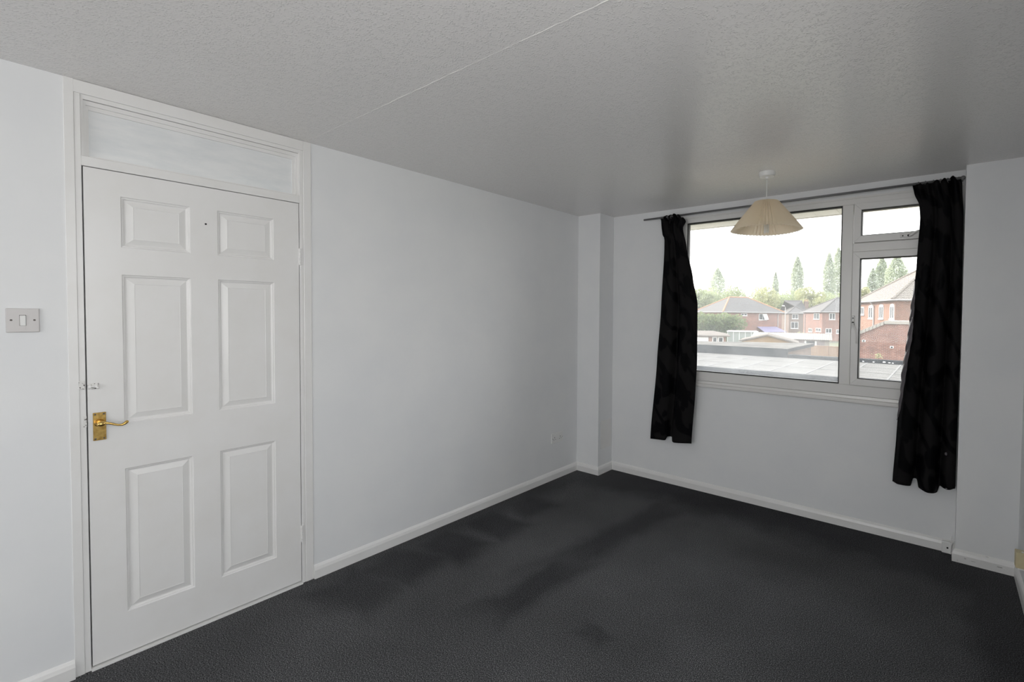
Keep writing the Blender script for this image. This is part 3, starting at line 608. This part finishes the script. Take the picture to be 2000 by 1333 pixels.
bk = empty('wall_block', (RX, -0.41, 0.17)); tag(bk, 'cream painted wooden block fixed above the skirting of the side wall', 'block')
MB().box(-0.040, 0, -0.003, 0.045, 0, 0.080, 0.002).build('block', M['timber'], bk)
MB().ball((-0.012, 0.014, 0.080), 0.006, 10, (1, 1, .6)).build('screw', M['plastic'], bk)
MB().box(-0.032, 0, -0.001, 0.045, -0.006, 0.0).build('packer', M['plastic'], bk)

# ------------------------------------------------------------------ outdoors
GZ = -2.70
o = MB().box(-260, 200, 1.5, 330, GZ-0.5, GZ).build('ground', M['ground']); tag(o, 'yards and gardens below the window', kind='structure')

def leaves(bm, pts, size, rnd):
    for p in pts:
        s = size*rnd.uniform(0.6, 1.3); a = Vector((rnd.gauss(0, 1), rnd.gauss(0, 1), rnd.gauss(0, 1))).normalized(); b = a.orthogonal().normalized(); c = a.cross(b)
        t = rnd.uniform(0, 2*PI); b2 = b*math.cos(t)+c*math.sin(t); c2 = a.cross(b2)
        bm.faces.new([bm.verts.new(p+b2*s*0.7), bm.verts.new(p+c2*s*0.45), bm.verts.new(p-b2*s*0.7), bm.verts.new(p-c2*s*0.45)])
def plant(name, label, cat, group, loc, h, r, mat, shape, count, leaf, seed, trunk_h=None):
    rnd = random.Random(seed); root = empty(name, (loc[0], loc[1], GZ)); tag(root, label, cat, group)
    bm = bmesh.new(); pts = []
    if shape == 'poplar':
        z0 = h*0.06
        for _ in range(count):
            t = rnd.random()**0.85; z = z0+(h-z0)*t; rr = r*min(1, (1-t)*4.0+0.06)**0.8*min(1, 0.6+t*2.5)
            k = rnd.randrange(7); a = k*2*PI/7+z*0.25+rnd.gauss(0, .5); q_ = rr*math.sqrt(rnd.uniform(0.15, 1)); pts.append(Vector((q_*math.cos(a), q_*math.sin(a), z+rnd.gauss(0, .25))))
    else:
        lobes = []
        for _ in range(14 if shape == 'round' else 26):
            if shape == 'round':
                d = Vector((rnd.gauss(0, 1), rnd.gauss(0, 1), rnd.gauss(0, .8))).normalized()*rnd.uniform(0.35, 0.72); lobes.append((Vector((d.x*r, d.y*r, h*0.60+d.z*h*0.40)), r*rnd.uniform(0.26, 0.42)))
            else:
                lobes.append((Vector(((-1+2*(_+.5)/26)*r, rnd.uniform(-.12, .12)*r, (0.30+0.38*(_ % 2)+rnd.uniform(-.05, .06))*h)), h*rnd.uniform(0.24, 0.32)))
        for k in range(count):
            c, lr = lobes[k % len(lobes)]; d = Vector((rnd.gauss(0, 1), rnd.gauss(0, 1), rnd.gauss(0, 1))).normalized()*lr*rnd.uniform(0.7, 1.05); p = c+d; p.z = max(p.z, .1); pts.append(p)
    leaves(bm, pts, leaf, rnd)
    me = bpy.data.meshes.new('crown'); bm.to_mesh(me); bm.free(); me.materials.append(mat)
    o = bpy.data.objects.new('crown', me); COL.objects.link(o); o.parent = root; o['kind'] = 'stuff'
    th = trunk_h or (h*0.85 if shape == 'poplar' else h*0.6)
    t = MB().tube([(0, 0, 0), (0.1, 0, th*0.4), (0, 0.1, th)], [0.045*r+0.12, 0.03*r+0.09, 0.03], 8)
    if shape != 'poplar':
        for k in range(4):
            a = k*1.7+rnd.random(); t.tube([(0.08, 0, th*0.45), (r*.3*math.cos(a), r*.3*math.sin(a), th*0.75), (r*.5*math.cos(a), r*.5*math.sin(a), th*1.0)], [0.10, 0.07, 0.02], 6)
    t.build('trunk', M['bark'], root); return root

def hip_roof(root, L_, W_, ez, rh, mat, ov=0.35, ridge_mat=None):
    a, b, c, d = (-ov, -ov), (L_+ov, -ov), (L_+ov, W_+ov), (-ov, W_+ov); k = W_/2
    R0, R1 = (k*0.98, k), (L_-k*0.98, k)
    V = [(*p, ez) for p in (a, b, c, d)] + [(*R0, ez+rh), (*R1, ez+rh)] + [(*p, ez-0.12) for p in (a, b, c, d)]
    F = [(0, 1, 5, 4), (1, 2, 5), (2, 3, 4, 5), (3, 0, 4), (6, 9, 8, 7), (0, 6, 7, 1), (1, 7, 8, 2), (2, 8, 9, 3), (3, 9, 6, 0)]
    rf = MB().poly(V, F).build('roof', mat, root)
    g = MB()
    for p, q_ in ((V[0], V[4]), (V[1], V[5]), (V[4], V[5]), (V[2], V[5]), (V[3], V[4])): g.cyl(p, q_, 0.13, n=6)
    g.build('ridge_tiles', ridge_mat or mat, rf); return rf
def house_window(root, face, u, z, w_, h_, W_, L_, opened=False, arch=False):
    """window on the front (y = 0) or on the left side (x = 0); u runs along that wall"""
    fr = MB(); t_ = 0.07
    def bxx(a0, a1, z0_, z1_, d0, d1):
        if face == 'front': fr.box(a0, a1, -d1, -d0, z0_, z1_)
        else: fr.box(-d1, -d0, a0, a1, z0_, z1_)
    a0, a1 = u-w_/2, u+w_/2
    bxx(a0, a0+t_, z, z+h_, 0.0, .06); bxx(a1-t_, a1, z, z+h_, 0.0, .06); bxx(a0+t_, a1-t_, z, z+t_, 0.0, .06); bxx(a0+t_, a1-t_, z+h_-t_, z+h_, 0.0, .06); bxx(u-t_/2, u+t_/2, z+t_, z+h_-t_, 0.0, .06)
    bxx(a0-.06, a1+.06, z-.08, z, 0.0, .10)
    if arch:
        nn = 8; pl = [(u+w_/2*math.cos(PI*k/nn), z+h_+0.16*math.sin(PI*k/nn)) for k in range(nn+1)]
        fr.prism(pl, 1 if face == 'front' else 0, 0.0, -0.05)
    f_ = fr.build('window', M['white_out'], root)
    pn = MB()
    if face == 'front': pn.box(a0+t_, a1-t_, -0.02, 0.01, z+t_, z+h_-t_)
    else: pn.box(-0.02, 0.01, a0+t_, a1-t_, z+t_, z+h_-t_)
    pn.build('pane', M['dark_glass'], f_)
    if opened:   # one leaf swung outward
        g = MB(); yy = -0.45
        g.poly([(u, -0.06, z+h_-.02), (a1+.05, -0.06, z+h_-.02), (a1+.12, yy, z+.05), (u+.07, yy, z+.05), (u, -0.03, z+h_-.02), (a1+.05, -0.03, z+h_-.02), (a1+.12, yy+.03, z+.05), (u+.07, yy+.03, z+.05)],
               [(0, 1, 2, 3), (7, 6, 5, 4), (0, 4, 5, 1), (1, 5, 6, 2), (2, 6, 7, 3), (3, 7, 4, 0)])
        g.build('open_leaf', M['white_out'], f_)
def house(name, label, corner, ang, L_, W_, ez, rh, wall, roof, wins, pipes=(), ridge=None, chimney=None, group='houses beyond the garages'):
    root = empty(name, (corner[0], corner[1], GZ), ang); tag(root, label, 'house', group)
    e = ez-GZ
    MB().box(0, L_, 0, W_, 0, e-0.05).build('wall', wall, root)
    rf = hip_roof(root, L_, W_, e, rh, roof, ridge_mat=ridge)
    g = MB(); ov = .35
    g.cyl((-ov-.06, -ov-.06, e-.04), (L_+ov, -ov-.06, e-.04), 0.05, n=6).cyl((-ov-.06, -ov-.06, e-.04), (-ov-.06, W_+ov, e-.04), 0.05, n=6); g.build('gutter', M['pipe_out'], root)
    for wn_ in wins: house_window(root, *wn_[:5], W_, L_, *wn_[5:])
    for face, u in pipes:
        p = (u, -0.08) if face == 'front' else (-0.08, u); p2 = (u, -0.40) if face == 'front' else (-0.40, u)
        MB().tube([(p2[0], p2[1], e-.06), (p[0], p[1], e-.45), (p[0], p[1], 0.0)], 0.055, 8).build('downpipe', M['pipe_out'], root)
    if chimney:
        cx_, cy_, ch = chimney; s = MB().box(cx_-.4, cx_+.4, cy_-.3, cy_+.3, e+0.2, e+ch).box(cx_-.46, cx_+.46, cy_-.36, cy_+.36, e+ch-.18, e+ch-.05).build('chimney', wall, root)
        for k in (-.2, .2): MB().cyl((cx_+k, cy_, e+ch), (cx_+k, cy_, e+ch+.4), .12, .10, 10).build('chimney_pot', M['ridge'], s)
    return root
house('house', 'red brick house with an orange ridged hip roof behind the tall hedge', (-25.54, 67.42), 0.9896, 11.46, 8.0, 1.81, 2.5, M['brick_red'], M['tiles_grey'],
      [('front', 7.56, 3.27, 1.53, 1.0, True), ('front', 3.89, 3.93, 1.19, 0.36), ('left', 2.36, 3.47, 0.58, 0.41), ('left', 0.81, 3.49, 0.56, 0.41), ('front', 2.13, 1.24, 0.97, 0.81)], [('front', 10.62)], ridge=M['ridge'])
house('house', 'small brown brick house with a chimney between the two red houses', (-23.39, 97.41), 0.4973, 3.33, 7.0, 1.81, 2.6, M['brick_brown'], M['tiles_grey'],
      [('front', 1.22, 3.34, 1.21, 0.92), ('front', 1.14, 1.34, 1.46, 1.37)], [], chimney=(4.2, 3.0, 2.5))
house('house', 'red brick house with rows of small windows beyond the white sheeted garage roof', (-13.18, 77.63), 0.5773, 11.5, 8.0, 1.98, 2.35, M['brick_red'], M['tiles_grey'],
      [('left', 2.14, 3.46, 2.3, 0.98), ('front', 1.54, 3.46, 0.92, 0.99), ('left', 4.68, 1.3, 1.63, 0.56), ('left', 1.31, 1.48, 2.04, 0.54), ('front', 1.04, 1.29, 0.96, 0.73), ('front', 2.51, 1.23, 0.56, 0.65)], [('left', 7.12)])
house('house', 'orange brick house with arched windows above the sloping outbuilding', (-0.41, 38.72), 0.4223, 11.0, 8.5, 2.69, 3.1, M['brick_orange'], M['tiles_buff'],
      [('left', 0.52, 3.89, 0.8, 1.03, False, True), ('left', 2.76, 3.89, 0.9, 1.03, False, True), ('left', 5.21, 3.89, 1.02, 1.01, False, True), ('left', 7.49, 4.22, 0.99, 0.71, True)], [('left', 4.4)])


gar = empty('garage_block', (-4.0, 11.95, GZ)); tag(gar, 'long low garage block with a pale cement sheet roof below the window', 'garage')
GX0, GX1, GY0, GY1, GT = -14.0, 8.0, 11.95, 17.3, -0.40
MB().box(GX0+4.0, GX1+4.0, 0.25, GY1-11.95, 0.0, GT-GZ-0.22).build('wall', M['brick_brown'], gar)
MB().box(GX0+4.0, GX1+4.0, -0.05, 0.0, GT-GZ-0.13, GT-GZ-0.004).build('roof_edge', M['bitumen'], gar)
MB().box(GX0+4.0, GX1+4.0, 0.0, GY1-11.95, GT-GZ-0.2, GT-GZ-0.03).build('roof_deck', M['bitumen'], gar)
rows = [(0.0, 1.78), (1.78, 3.56), (3.56, 5.34)]; nx = 20; sw_ = (GX1-GX0)/nx; proto = None; rnd = random.Random(3)
for j, (a, b) in enumerate(rows):
    for i in range(nx):
        if proto is None:
            proto = MB().box(-sw_/2+0.03, sw_/2-0.03, 0.0, 1.81, -0.012, 0.012, 0.004).build('roof_sheet', M['sheet'], gar); c_ = proto
        else: c_ = copy_part(proto, gar)
        c_.location = (GX0+4.0+(i+.5)*sw_, a, GT-GZ-0.018+rnd.uniform(-.004, .004)); c_.rotation_euler = (0.006, rnd.uniform(-.004, .004), 0)
proto = None
for i in range(nx+1):
    if proto is None: proto = MB().box(-0.03, 0.03, 0.0, 5.34, 0, 0.018, 0.004).build('lap_strip', M['lap'], gar); c_ = proto
    else: c_ = copy_part(proto, gar)
    c_.location = (GX0+4.0+i*sw_, 0, GT-GZ-0.010)
kb = MB().box(-2.68, 8.0, GY1+0.03, GY1+0.3, GZ, GT+0.14).build('parapet', M['bitumen']); tag(kb, 'low black felted parapet behind the pale garage roof', 'parapet')
pr = empty('flat_roof_store', (-2.7, GY1+0.02, GZ)); tag(pr, 'flat felt roofed brick store with a deep black fascia', 'outbuilding')
xl = lambda y: -0.25-(5.1-y)*1.86
MB().prism([(xl(.12)+.15, .12), (-.12, .12), (-.12, 4.9), (xl(4.9), 4.9)], 2, 0, -GZ-0.14).build('wall', M['brick_brown'], pr)
MB().box(xl(0), 0.0, 0.0, 0.06, -GZ-0.44, -GZ-0.02).build('fascia', M['bitumen'], pr)
MB().box(-0.06, 0.0, 0.06, 5.0, -GZ-0.16, -GZ-0.02).build('verge_board', M['bitumen'], pr)
for k in range(5): MB().prism([(xl(k+.005), k+.005), (-.01, k+.005), (-.01, k+.995), (xl(k+.995), k+.995)], 2, -GZ-0.08, -GZ-0.015+0.006*(k % 2)).build('felt_strip', M['felt'], pr)

plx = 0.64
wd = empty('weed', (plx, 17.40, GT+0.14)); tag(wd, 'small yellow green weed growing on the edge of the garage roof', 'plant')
bm = bmesh.new(); rnd = random.Random(5); leaves(bm, [Vector((rnd.gauss(0, .06), rnd.gauss(0, .015), rnd.uniform(0.06, .24))) for _ in range(70)], 0.045, rnd)
me = bpy.data.meshes.new('leaves'); bm.to_mesh(me); bm.free(); me.materials.append(M['leaf_gold']); o = bpy.data.objects.new('leaf_mass', me); COL.objects.link(o); o.parent = wd; o['kind'] = 'stuff'
MB().tube([(0, 0, 0), (.02, 0, .15), (-.02, 0, .28)], .008, 5).build('stem', M['bark'], wd)
t = MB().ball((0, 0, 0.018), 0.03, 10, (1.2, .9, .65)).build('stone', M['white_out']); t.location = (0.17, 17.15, GT+0.018+.02); tag(t, 'white stone nearest the window mullion on the garage roof edge', 'stone', 'white stones on the roof edge')
t = MB().ball((0, 0, 0.018), 0.03, 10, (1.2, .9, .65)).build('stone', M['white_out']); t.location = (0.52, 17.15, GT+0.018+.02); tag(t, 'white stone just before the weed on the garage roof edge', 'stone', 'white stones on the roof edge')
t = MB().ball((0, 0, 0.027), 0.045, 10, (1.2, .9, .65)).build('stone', M['white_out']); t.location = (0.87, 17.15, GT+0.027+.02); tag(t, 'larger white stone just past the weed on the garage roof edge', 'stone', 'white stones on the roof edge')
t = MB().ball((0, 0, 0.021), 0.035, 10, (1.2, .9, .65)).build('stone', M['white_out']); t.location = (1.04, 17.15, GT+0.021+.02); tag(t, 'white stone touching the larger one past the weed', 'stone', 'white stones on the roof edge')
t = MB().ball((0, 0, 0.018), 0.03, 10, (1.2, .9, .65)).build('stone', M['white_out']); t.location = (1.15, 17.15, GT+0.018+.02); tag(t, 'white stone nearest the bunched curtain on the garage roof edge', 'stone', 'white stones on the roof edge')

ob = empty('outbuilding', (-2.06, 29.84, GZ)); tag(ob, 'red brick outbuilding with a sloping tiled verge seen through the side casement', 'outbuilding')
MB().prism([(0, 0), (7.52, 0), (7.52, 3.64), (2.52, 3.64), (1.75, 3.61), (0, 2.76)], 1, 0, 5.0).build('wall', M['brick_red'], ob)
nv = 9
for k in range(nv):
    t0, t1 = k/nv, (k+1)/nv-0.012; za = 2.86+(3.71-2.86)*t0; zb = 2.86+(3.71-2.86)*t1; xa = 1.75*t0; xb = 1.75*t1
    MB().prism([(xa, za-.11), (xb, zb-.11), (xb, zb+.10), (xa, za+.09)], 1, -0.16, 5.1).build('verge_tile', M['fibro'], ob)
MB().box(1.75, 7.52, -0.12, 5.1, 3.64, 3.82).build('coping', M['fibro'], ob)
t = MB().box(0.57, 0.77, -0.04, 0.02, 2.48, 2.62, 0.01).build('vent', M['white_out'], ob); MB().box(0.62, 0.72, -0.05, 0.0, 2.51, 2.59).build('vent_opening', M['dark'], t)
t = MB().box(2.08, 2.28, -0.04, 0.02, 2.16, 2.30, 0.01).build('vent', M['white_out'], ob); MB().box(2.13, 2.23, -0.05, 0.0, 2.19, 2.27).build('vent_opening', M['dark'], t)

fe = empty('fence', (-5.68, 34.34, GZ)); tag(fe, 'tan boarded garden fence beside the felt roofed store', 'fence')
g = MB(); n_b = 11
for k in range(n_b):
    a = 0.00 + k*1.388/n_b; g.box(a, a+1.388/n_b-0.008, 0.0+0.012*(k % 2), 0.02+0.012*(k % 2), 0.1, 1.80)
g.build('fence_panel', M['fence'], fe); MB().box(-0.05, 1.44, -0.03, 0.05, 1.80, 1.86).build('capping', M['fence'], fe)
MB().box(1.33, 1.45, -0.06, 0.06, 0, 1.88).build('post', M['fence'], fe)
g = MB(); n_b = 10
for k in range(n_b):
    a = 1.39 + k*1.226/n_b; g.box(a, a+1.226/n_b-0.008, 0.0+0.012*(k % 2), 0.02+0.012*(k % 2), 0.1, 1.80)
g.build('fence_panel', M['fence'], fe); MB().box(1.34, 2.66, -0.03, 0.05, 1.80, 1.86).build('capping', M['fence'], fe)
MB().box(2.55, 2.67, -0.06, 0.06, 0, 1.88).build('post', M['fence'], fe)
g = MB(); n_b = 6
for k in range(n_b):
    a = 2.61 + k*0.789/n_b; g.box(a, a+0.789/n_b-0.008, 0.0+0.012*(k % 2), 0.02+0.012*(k % 2), 0.1, 1.80)
g.build('fence_panel', M['fence'], fe); MB().box(2.56, 3.45, -0.03, 0.05, 1.80, 1.86).build('capping', M['fence'], fe)
MB().box(3.34, 3.46, -0.06, 0.06, 0, 1.88).build('post', M['fence'], fe)

ga = empty('sheet_garage', (-5.43, 41.14, GZ), 0.2003); tag(ga, 'mauve concrete garage with a sunlit white corrugated roof', 'garage')
GL, GD, ge, gr = 6.44, 5.2, 1.97, 2.34
MB().prism([(0, 0), (GD, 0), (GD, ge), (GD/2, gr-.06), (0, ge)], 0, -GL, 0).build('wall', M['mauve'], ga)
n_c = 46
for sd in (0, 1):
    V = []; F = []
    for k in range(n_c*2+1):
        xx = -GL-.15+(GL+.4)*k/(n_c*2); dz = 0.05*(k % 2)
        for t in (0, 1):
            yy, zz = ((-.25, ge-.02) if t == 0 else (GD/2, gr+.06)) if sd == 0 else ((GD+.25, ge-.02) if t == 0 else (GD/2, gr+.06))
            V.append((xx, yy, zz+dz))
    for k in range(n_c*2): F.append((2*k, 2*k+2, 2*k+3, 2*k+1))
    MB().poly(V, F).build('roof_sheet', M['fibro'], ga)
MB().prism([(-.25, ge-.16), (GD/2, gr-.10), (GD+.25, ge-.16), (GD+.25, ge+.02), (GD/2, gr+.05), (-.25, ge+.02)], 0, 0.10, 0.16).build('bargeboard', M['fibro'], ga)
g = MB(); g.box(-1.98, -1.83, -0.04, 0.02, 0.0, ge-.12).box(-1.14, -0.99, -0.04, 0.02, 0.0, ge-.12); t = g.build('window', M['white_out'], ga); MB().box(-1.83, -1.14, -0.02, 0.02, 0.3, ge-.14).build('pane', M['dark_glass'], t)
MB().box(-0.35, 0.02, -0.03, 0.02, 0.0, ge-.1).build('corner_post', M['fibro'], ga)

sd_ = empty('shed', (-10.81, 34.15, GZ), 0.2621); tag(sd_, 'brown boarded shed with a shallow bleached felt roof', 'shed')
SL, SD, se, sp_, su, se2 = 4.37, 3.4, 2.06, 2.55, 2.06, 1.97
MB().prism([(0.1, 0), (SL-.1, 0), (SL-.1, se2-.12), (su, sp_-.12), (0.1, se-.12)], 1, 0, SD).build('wall', M['shed'], sd_)
for k in range(int(SL/.15)): 
    pass
g = MB()
for k in range(12):
    zz = 1.0+k*0.13
    if zz < se-.3: g.box(.1, SL-.1, -0.02, 0.0, zz, zz+.115)
g.build('weatherboards', M['shed'], sd_)
MB().prism([(-.1, se-.13), (su, sp_-.10), (su, sp_), (-.1, se-.03)], 1, -.2, SD+.2).build('roof_slope', M['shed_roof'], sd_)
MB().prism([(su, sp_-.10), (SL+.1, se2-.13), (SL+.1, se2-.03), (su, sp_)], 1, -.2, SD+.2).build('roof_slope', M['shed_roof'], sd_)

gk = empty('low_garage', (-15.74, 36.15, GZ), 0.4224); tag(gk, 'orange brick garage with a white door and a brown hipped felt roof', 'garage')
KL, KD, ke, kr = 2.83, 4.6, 2.22, 2.55
MB().box(-4, KL-.1, 0, KD, 0, ke-.05).build('wall', M['brick_orange'], gk)
MB().poly([(-4.3, -.3, ke), (KL+.25, -.3, ke), (KL+.25, KD+.3, ke), (-4.3, KD+.3, ke), (-2.4, KD/2, kr), (KL-1.2, KD/2, kr), (-4.3, -.3, ke-.1), (KL+.25, -.3, ke-.1), (KL+.25, KD+.3, ke-.1), (-4.3, KD+.3, ke-.1)],
   [(0, 1, 5, 4), (1, 2, 5), (2, 3, 4, 5), (3, 0, 4), (0, 6, 7, 1), (1, 7, 8, 2), (2, 8, 9, 3), (3, 9, 6, 0), (6, 9, 8, 7)]).build('roof', M['shed_roof'], gk)
t = MB().box(-1.6, 1.18, -0.05, 0.02, 0.05, ke-.18).build('garage_door', M['white_out'], gk)
for k in range(4): MB().box(-1.6, 1.18, -0.055, -0.049, 0.4+k*.42, 0.415+k*.42).build('door_groove', M['pipe_out'], t)
for a, b in ((1.52, 1.97), (2.02, 2.51)):
    g = MB(); g.box(a, a+.09, -.05, .02, .9, ke-.14).box(b-.09, b, -.05, .02, .9, ke-.14).box(a+.09, b-.09, -.05, .02, ke-.23, ke-.14).box(a+.09, b-.09, -.05, .02, .9, .99); t = g.build('window', M['white_out'], gk); MB().box(a+.09, b-.09, -.02, .02, .99, ke-.23).build('pane', M['dark_glass'], t)

gh = empty('lean_to', (-16.72, 46.56, GZ), 0.3434); tag(gh, 'glazed lean-to with a white gutter behind the brown shed', 'lean-to')
JL, je = 3.13, 2.30
MB().box(0, JL, 0, 2.4, 0, 0.9).build('base_wall', M['mauve'], gh)
MB().box(-.1, JL+.1, -.1, 0.0, je-.09, je+.03).build('gutter', M['white_out'], gh)
for k in range(6):
    a = k*JL/5
    MB().box(a-.03, a+.03, -.01, .05, .9, je-.09).build('glazing_bar', M['white_out'], gh)
    if k < 5: MB().box(a+.03, a+JL/5-.03, .01, .03, .9, je-.09).build('pane', M['greenhouse'], gh)
MB().poly([(0, 0, je-.02), (JL, 0, je-.02), (JL, 2.4, je+.02), (0, 2.4, je+.02), (0, 0, je-.06), (JL, 0, je-.06), (JL, 2.4, je-.02), (0, 2.4, je-.02)], [(0, 1, 2, 3), (7, 6, 5, 4), (0, 4, 5, 1), (1, 5, 6, 2), (2, 6, 7, 3), (3, 7, 4, 0)]).build('roof', M['mauve'], gh)

ca = empty('canopy', (-21.98, 72.84, GZ), 0.9896); tag(ca, 'lilac polycarbonate canopy on the wall of the hedge side house', 'canopy')
CL, ct, cb = 3.81, 2.18, 1.40
MB().poly([(0, -.05, ct), (CL, -.05, ct), (CL+.3, -2.2, cb), (-.3, -2.2, cb), (0, -.05, ct-.06), (CL, -.05, ct-.06), (CL+.3, -2.2, cb-.06), (-.3, -2.2, cb-.06)], [(0, 1, 2, 3), (7, 6, 5, 4), (0, 4, 5, 1), (1, 5, 6, 2), (2, 6, 7, 3), (3, 7, 4, 0)]).build('roof_sheet', M['lilac'], ca)
for a in (0.0, CL): MB().box(a-.05, a+.05, -2.1, -2.0, 0, cb).build('post', M['white_out'], ca)

lp = empty('street_lamp', (-13.82, 58.64, GZ)); tag(lp, 'slim pale street lamp between the two red brick houses', 'street lamp')
hh = 5.07
MB().tube([(0, 0, 0), (0, 0, 1.2), (0, 0, hh)], [.09, .07, .045], 8).build('post', M['pipe_out'], lp); MB().tube([(0, 0, hh), (-.05, -.1, hh+.15), (-.10, -.45, hh+.2)], .03, 6).build('arm', M['pipe_out'], lp); MB().box(-.22, .02, -.85, -.40, hh+.14, hh+.26, .03).build('lantern', M['white_out'], lp)

plant('tree', 'tall poplar standing alone above the small brown house', 'tree', 'trees along the skyline', (-38.40, 165.03), 23.70, 2.1, M['leaf_dark'], 'poplar', 6358, 0.4, 11)
plant('tree', 'poplar just short of the window mullion, thinner than its neighbour', 'tree', 'trees along the skyline', (-29.29, 169.20), 24.76, 1.9, M['leaf_dark'], 'poplar', 6358, 0.4, 12)
plant('tree', 'tallest poplar, half hidden behind the window mullion', 'tree', 'trees along the skyline', (-28.70, 182.09), 27.92, 2.2, M['leaf_dark'], 'poplar', 6732, 0.4, 13)
plant('tree', 'slender poplar tip rising from the round trees', 'tree', 'trees along the skyline', (-47.26, 170.80), 19.12, 1.3, M['leaf_dark'], 'poplar', 3366, 0.4, 14)
plant('tree', 'pale poplar above the hedge side house', 'tree', 'trees along the skyline', (-62.23, 153.79), 19.92, 2.8, M['leaf_dark'], 'poplar', 5610, 0.4, 15)
plant('tree', 'short narrow poplar seen through the side casement', 'tree', 'trees along the skyline', (-16.33, 168.51), 18.79, 1.7, M['leaf_dark'], 'poplar', 5610, 0.4, 16)
plant('tree', 'broad poplar in the middle of the side casement', 'tree', 'trees along the skyline', (-15.17, 181.89), 23.97, 2.4, M['leaf_dark'], 'poplar', 7480, 0.4, 17)
plant('tree', 'widest poplar, above the orange brick house roof', 'tree', 'trees along the skyline', (-10.23, 173.09), 23.27, 3.3, M['leaf_dark'], 'poplar', 9724, 0.4, 18)
plant('tree', 'rounded tree beside the hanging curtain, above the orange ridge roof', 'tree', 'trees along the skyline', (-42.57, 97.31), 11.15, 5.4, M['leaf'], 'round', 6240, 0.31, 19)
plant('tree', 'large pale tree above the orange ridged roof', 'tree', 'trees along the skyline', (-44.36, 113.35), 12.23, 6.2, M['leaf'], 'round', 6240, 0.31, 20)
plant('tree', 'lower tree at the dip in the skyline', 'tree', 'trees along the skyline', (-46.24, 131.73), 11.40, 5.4, M['leaf'], 'round', 4680, 0.31, 21)
plant('tree', 'yellow green tree behind the end of the hedge side house', 'tree', 'trees along the skyline', (-33.02, 109.20), 11.66, 5.2, M['leaf_gold'], 'round', 5720, 0.31, 22)
plant('tree', 'green round tree below the slender poplar tip', 'tree', 'trees along the skyline', (-34.13, 125.70), 11.68, 5.6, M['leaf'], 'round', 5720, 0.31, 23)
plant('tree', 'round tree at the foot of the lone poplar', 'tree', 'trees along the skyline', (-35.16, 143.51), 12.31, 6.0, M['leaf'], 'round', 5200, 0.31, 24)
plant('tree', 'yellowing round tree between the lone poplar and the paired ones', 'tree', 'trees along the skyline', (-24.55, 122.79), 12.44, 5.4, M['leaf_gold'], 'round', 6240, 0.31, 25)
plant('tree', 'low round tree above the red house behind the white sheeted garage', 'tree', 'trees along the skyline', (-24.79, 141.09), 10.65, 5.4, M['leaf'], 'round', 4680, 0.31, 26)
plant('tree', 'round tree behind the window mullion', 'tree', 'trees along the skyline', (-21.93, 158.05), 12.08, 6.0, M['leaf'], 'round', 4160, 0.31, 27)
plant('tree', 'golden bush tree at the edge of the side casement', 'tree', 'trees along the skyline', (-11.90, 114.64), 11.80, 2.8, M['leaf_gold'], 'round', 3900, 0.31, 28)
plant('tree', 'green tree mass below the widest poplar', 'tree', 'trees along the skyline', (-9.44, 146.03), 10.01, 6.0, M['leaf'], 'round', 3900, 0.31, 29)
plant('hedge', 'tall bushy green hedge before the red brick house', 'hedge', None, (-21.88, 55.24), 4.24, 3.2, M['hedge'], 'hedge', 12000, 0.19, 30)
plant('shrub', 'low yellow green garden shrub peeping over the white corrugated roof', 'shrub', None, (-9.34, 49.45), 2.52, 1.1, M['leaf_gold'], 'round', 900, 0.12, 31)
plant('shrub', 'small green garden shrub beside the yellow green one over the corrugated roof', 'shrub', None, (-7.94, 51.08), 2.27, 0.8, M['leaf'], 'round', 700, 0.12, 32)
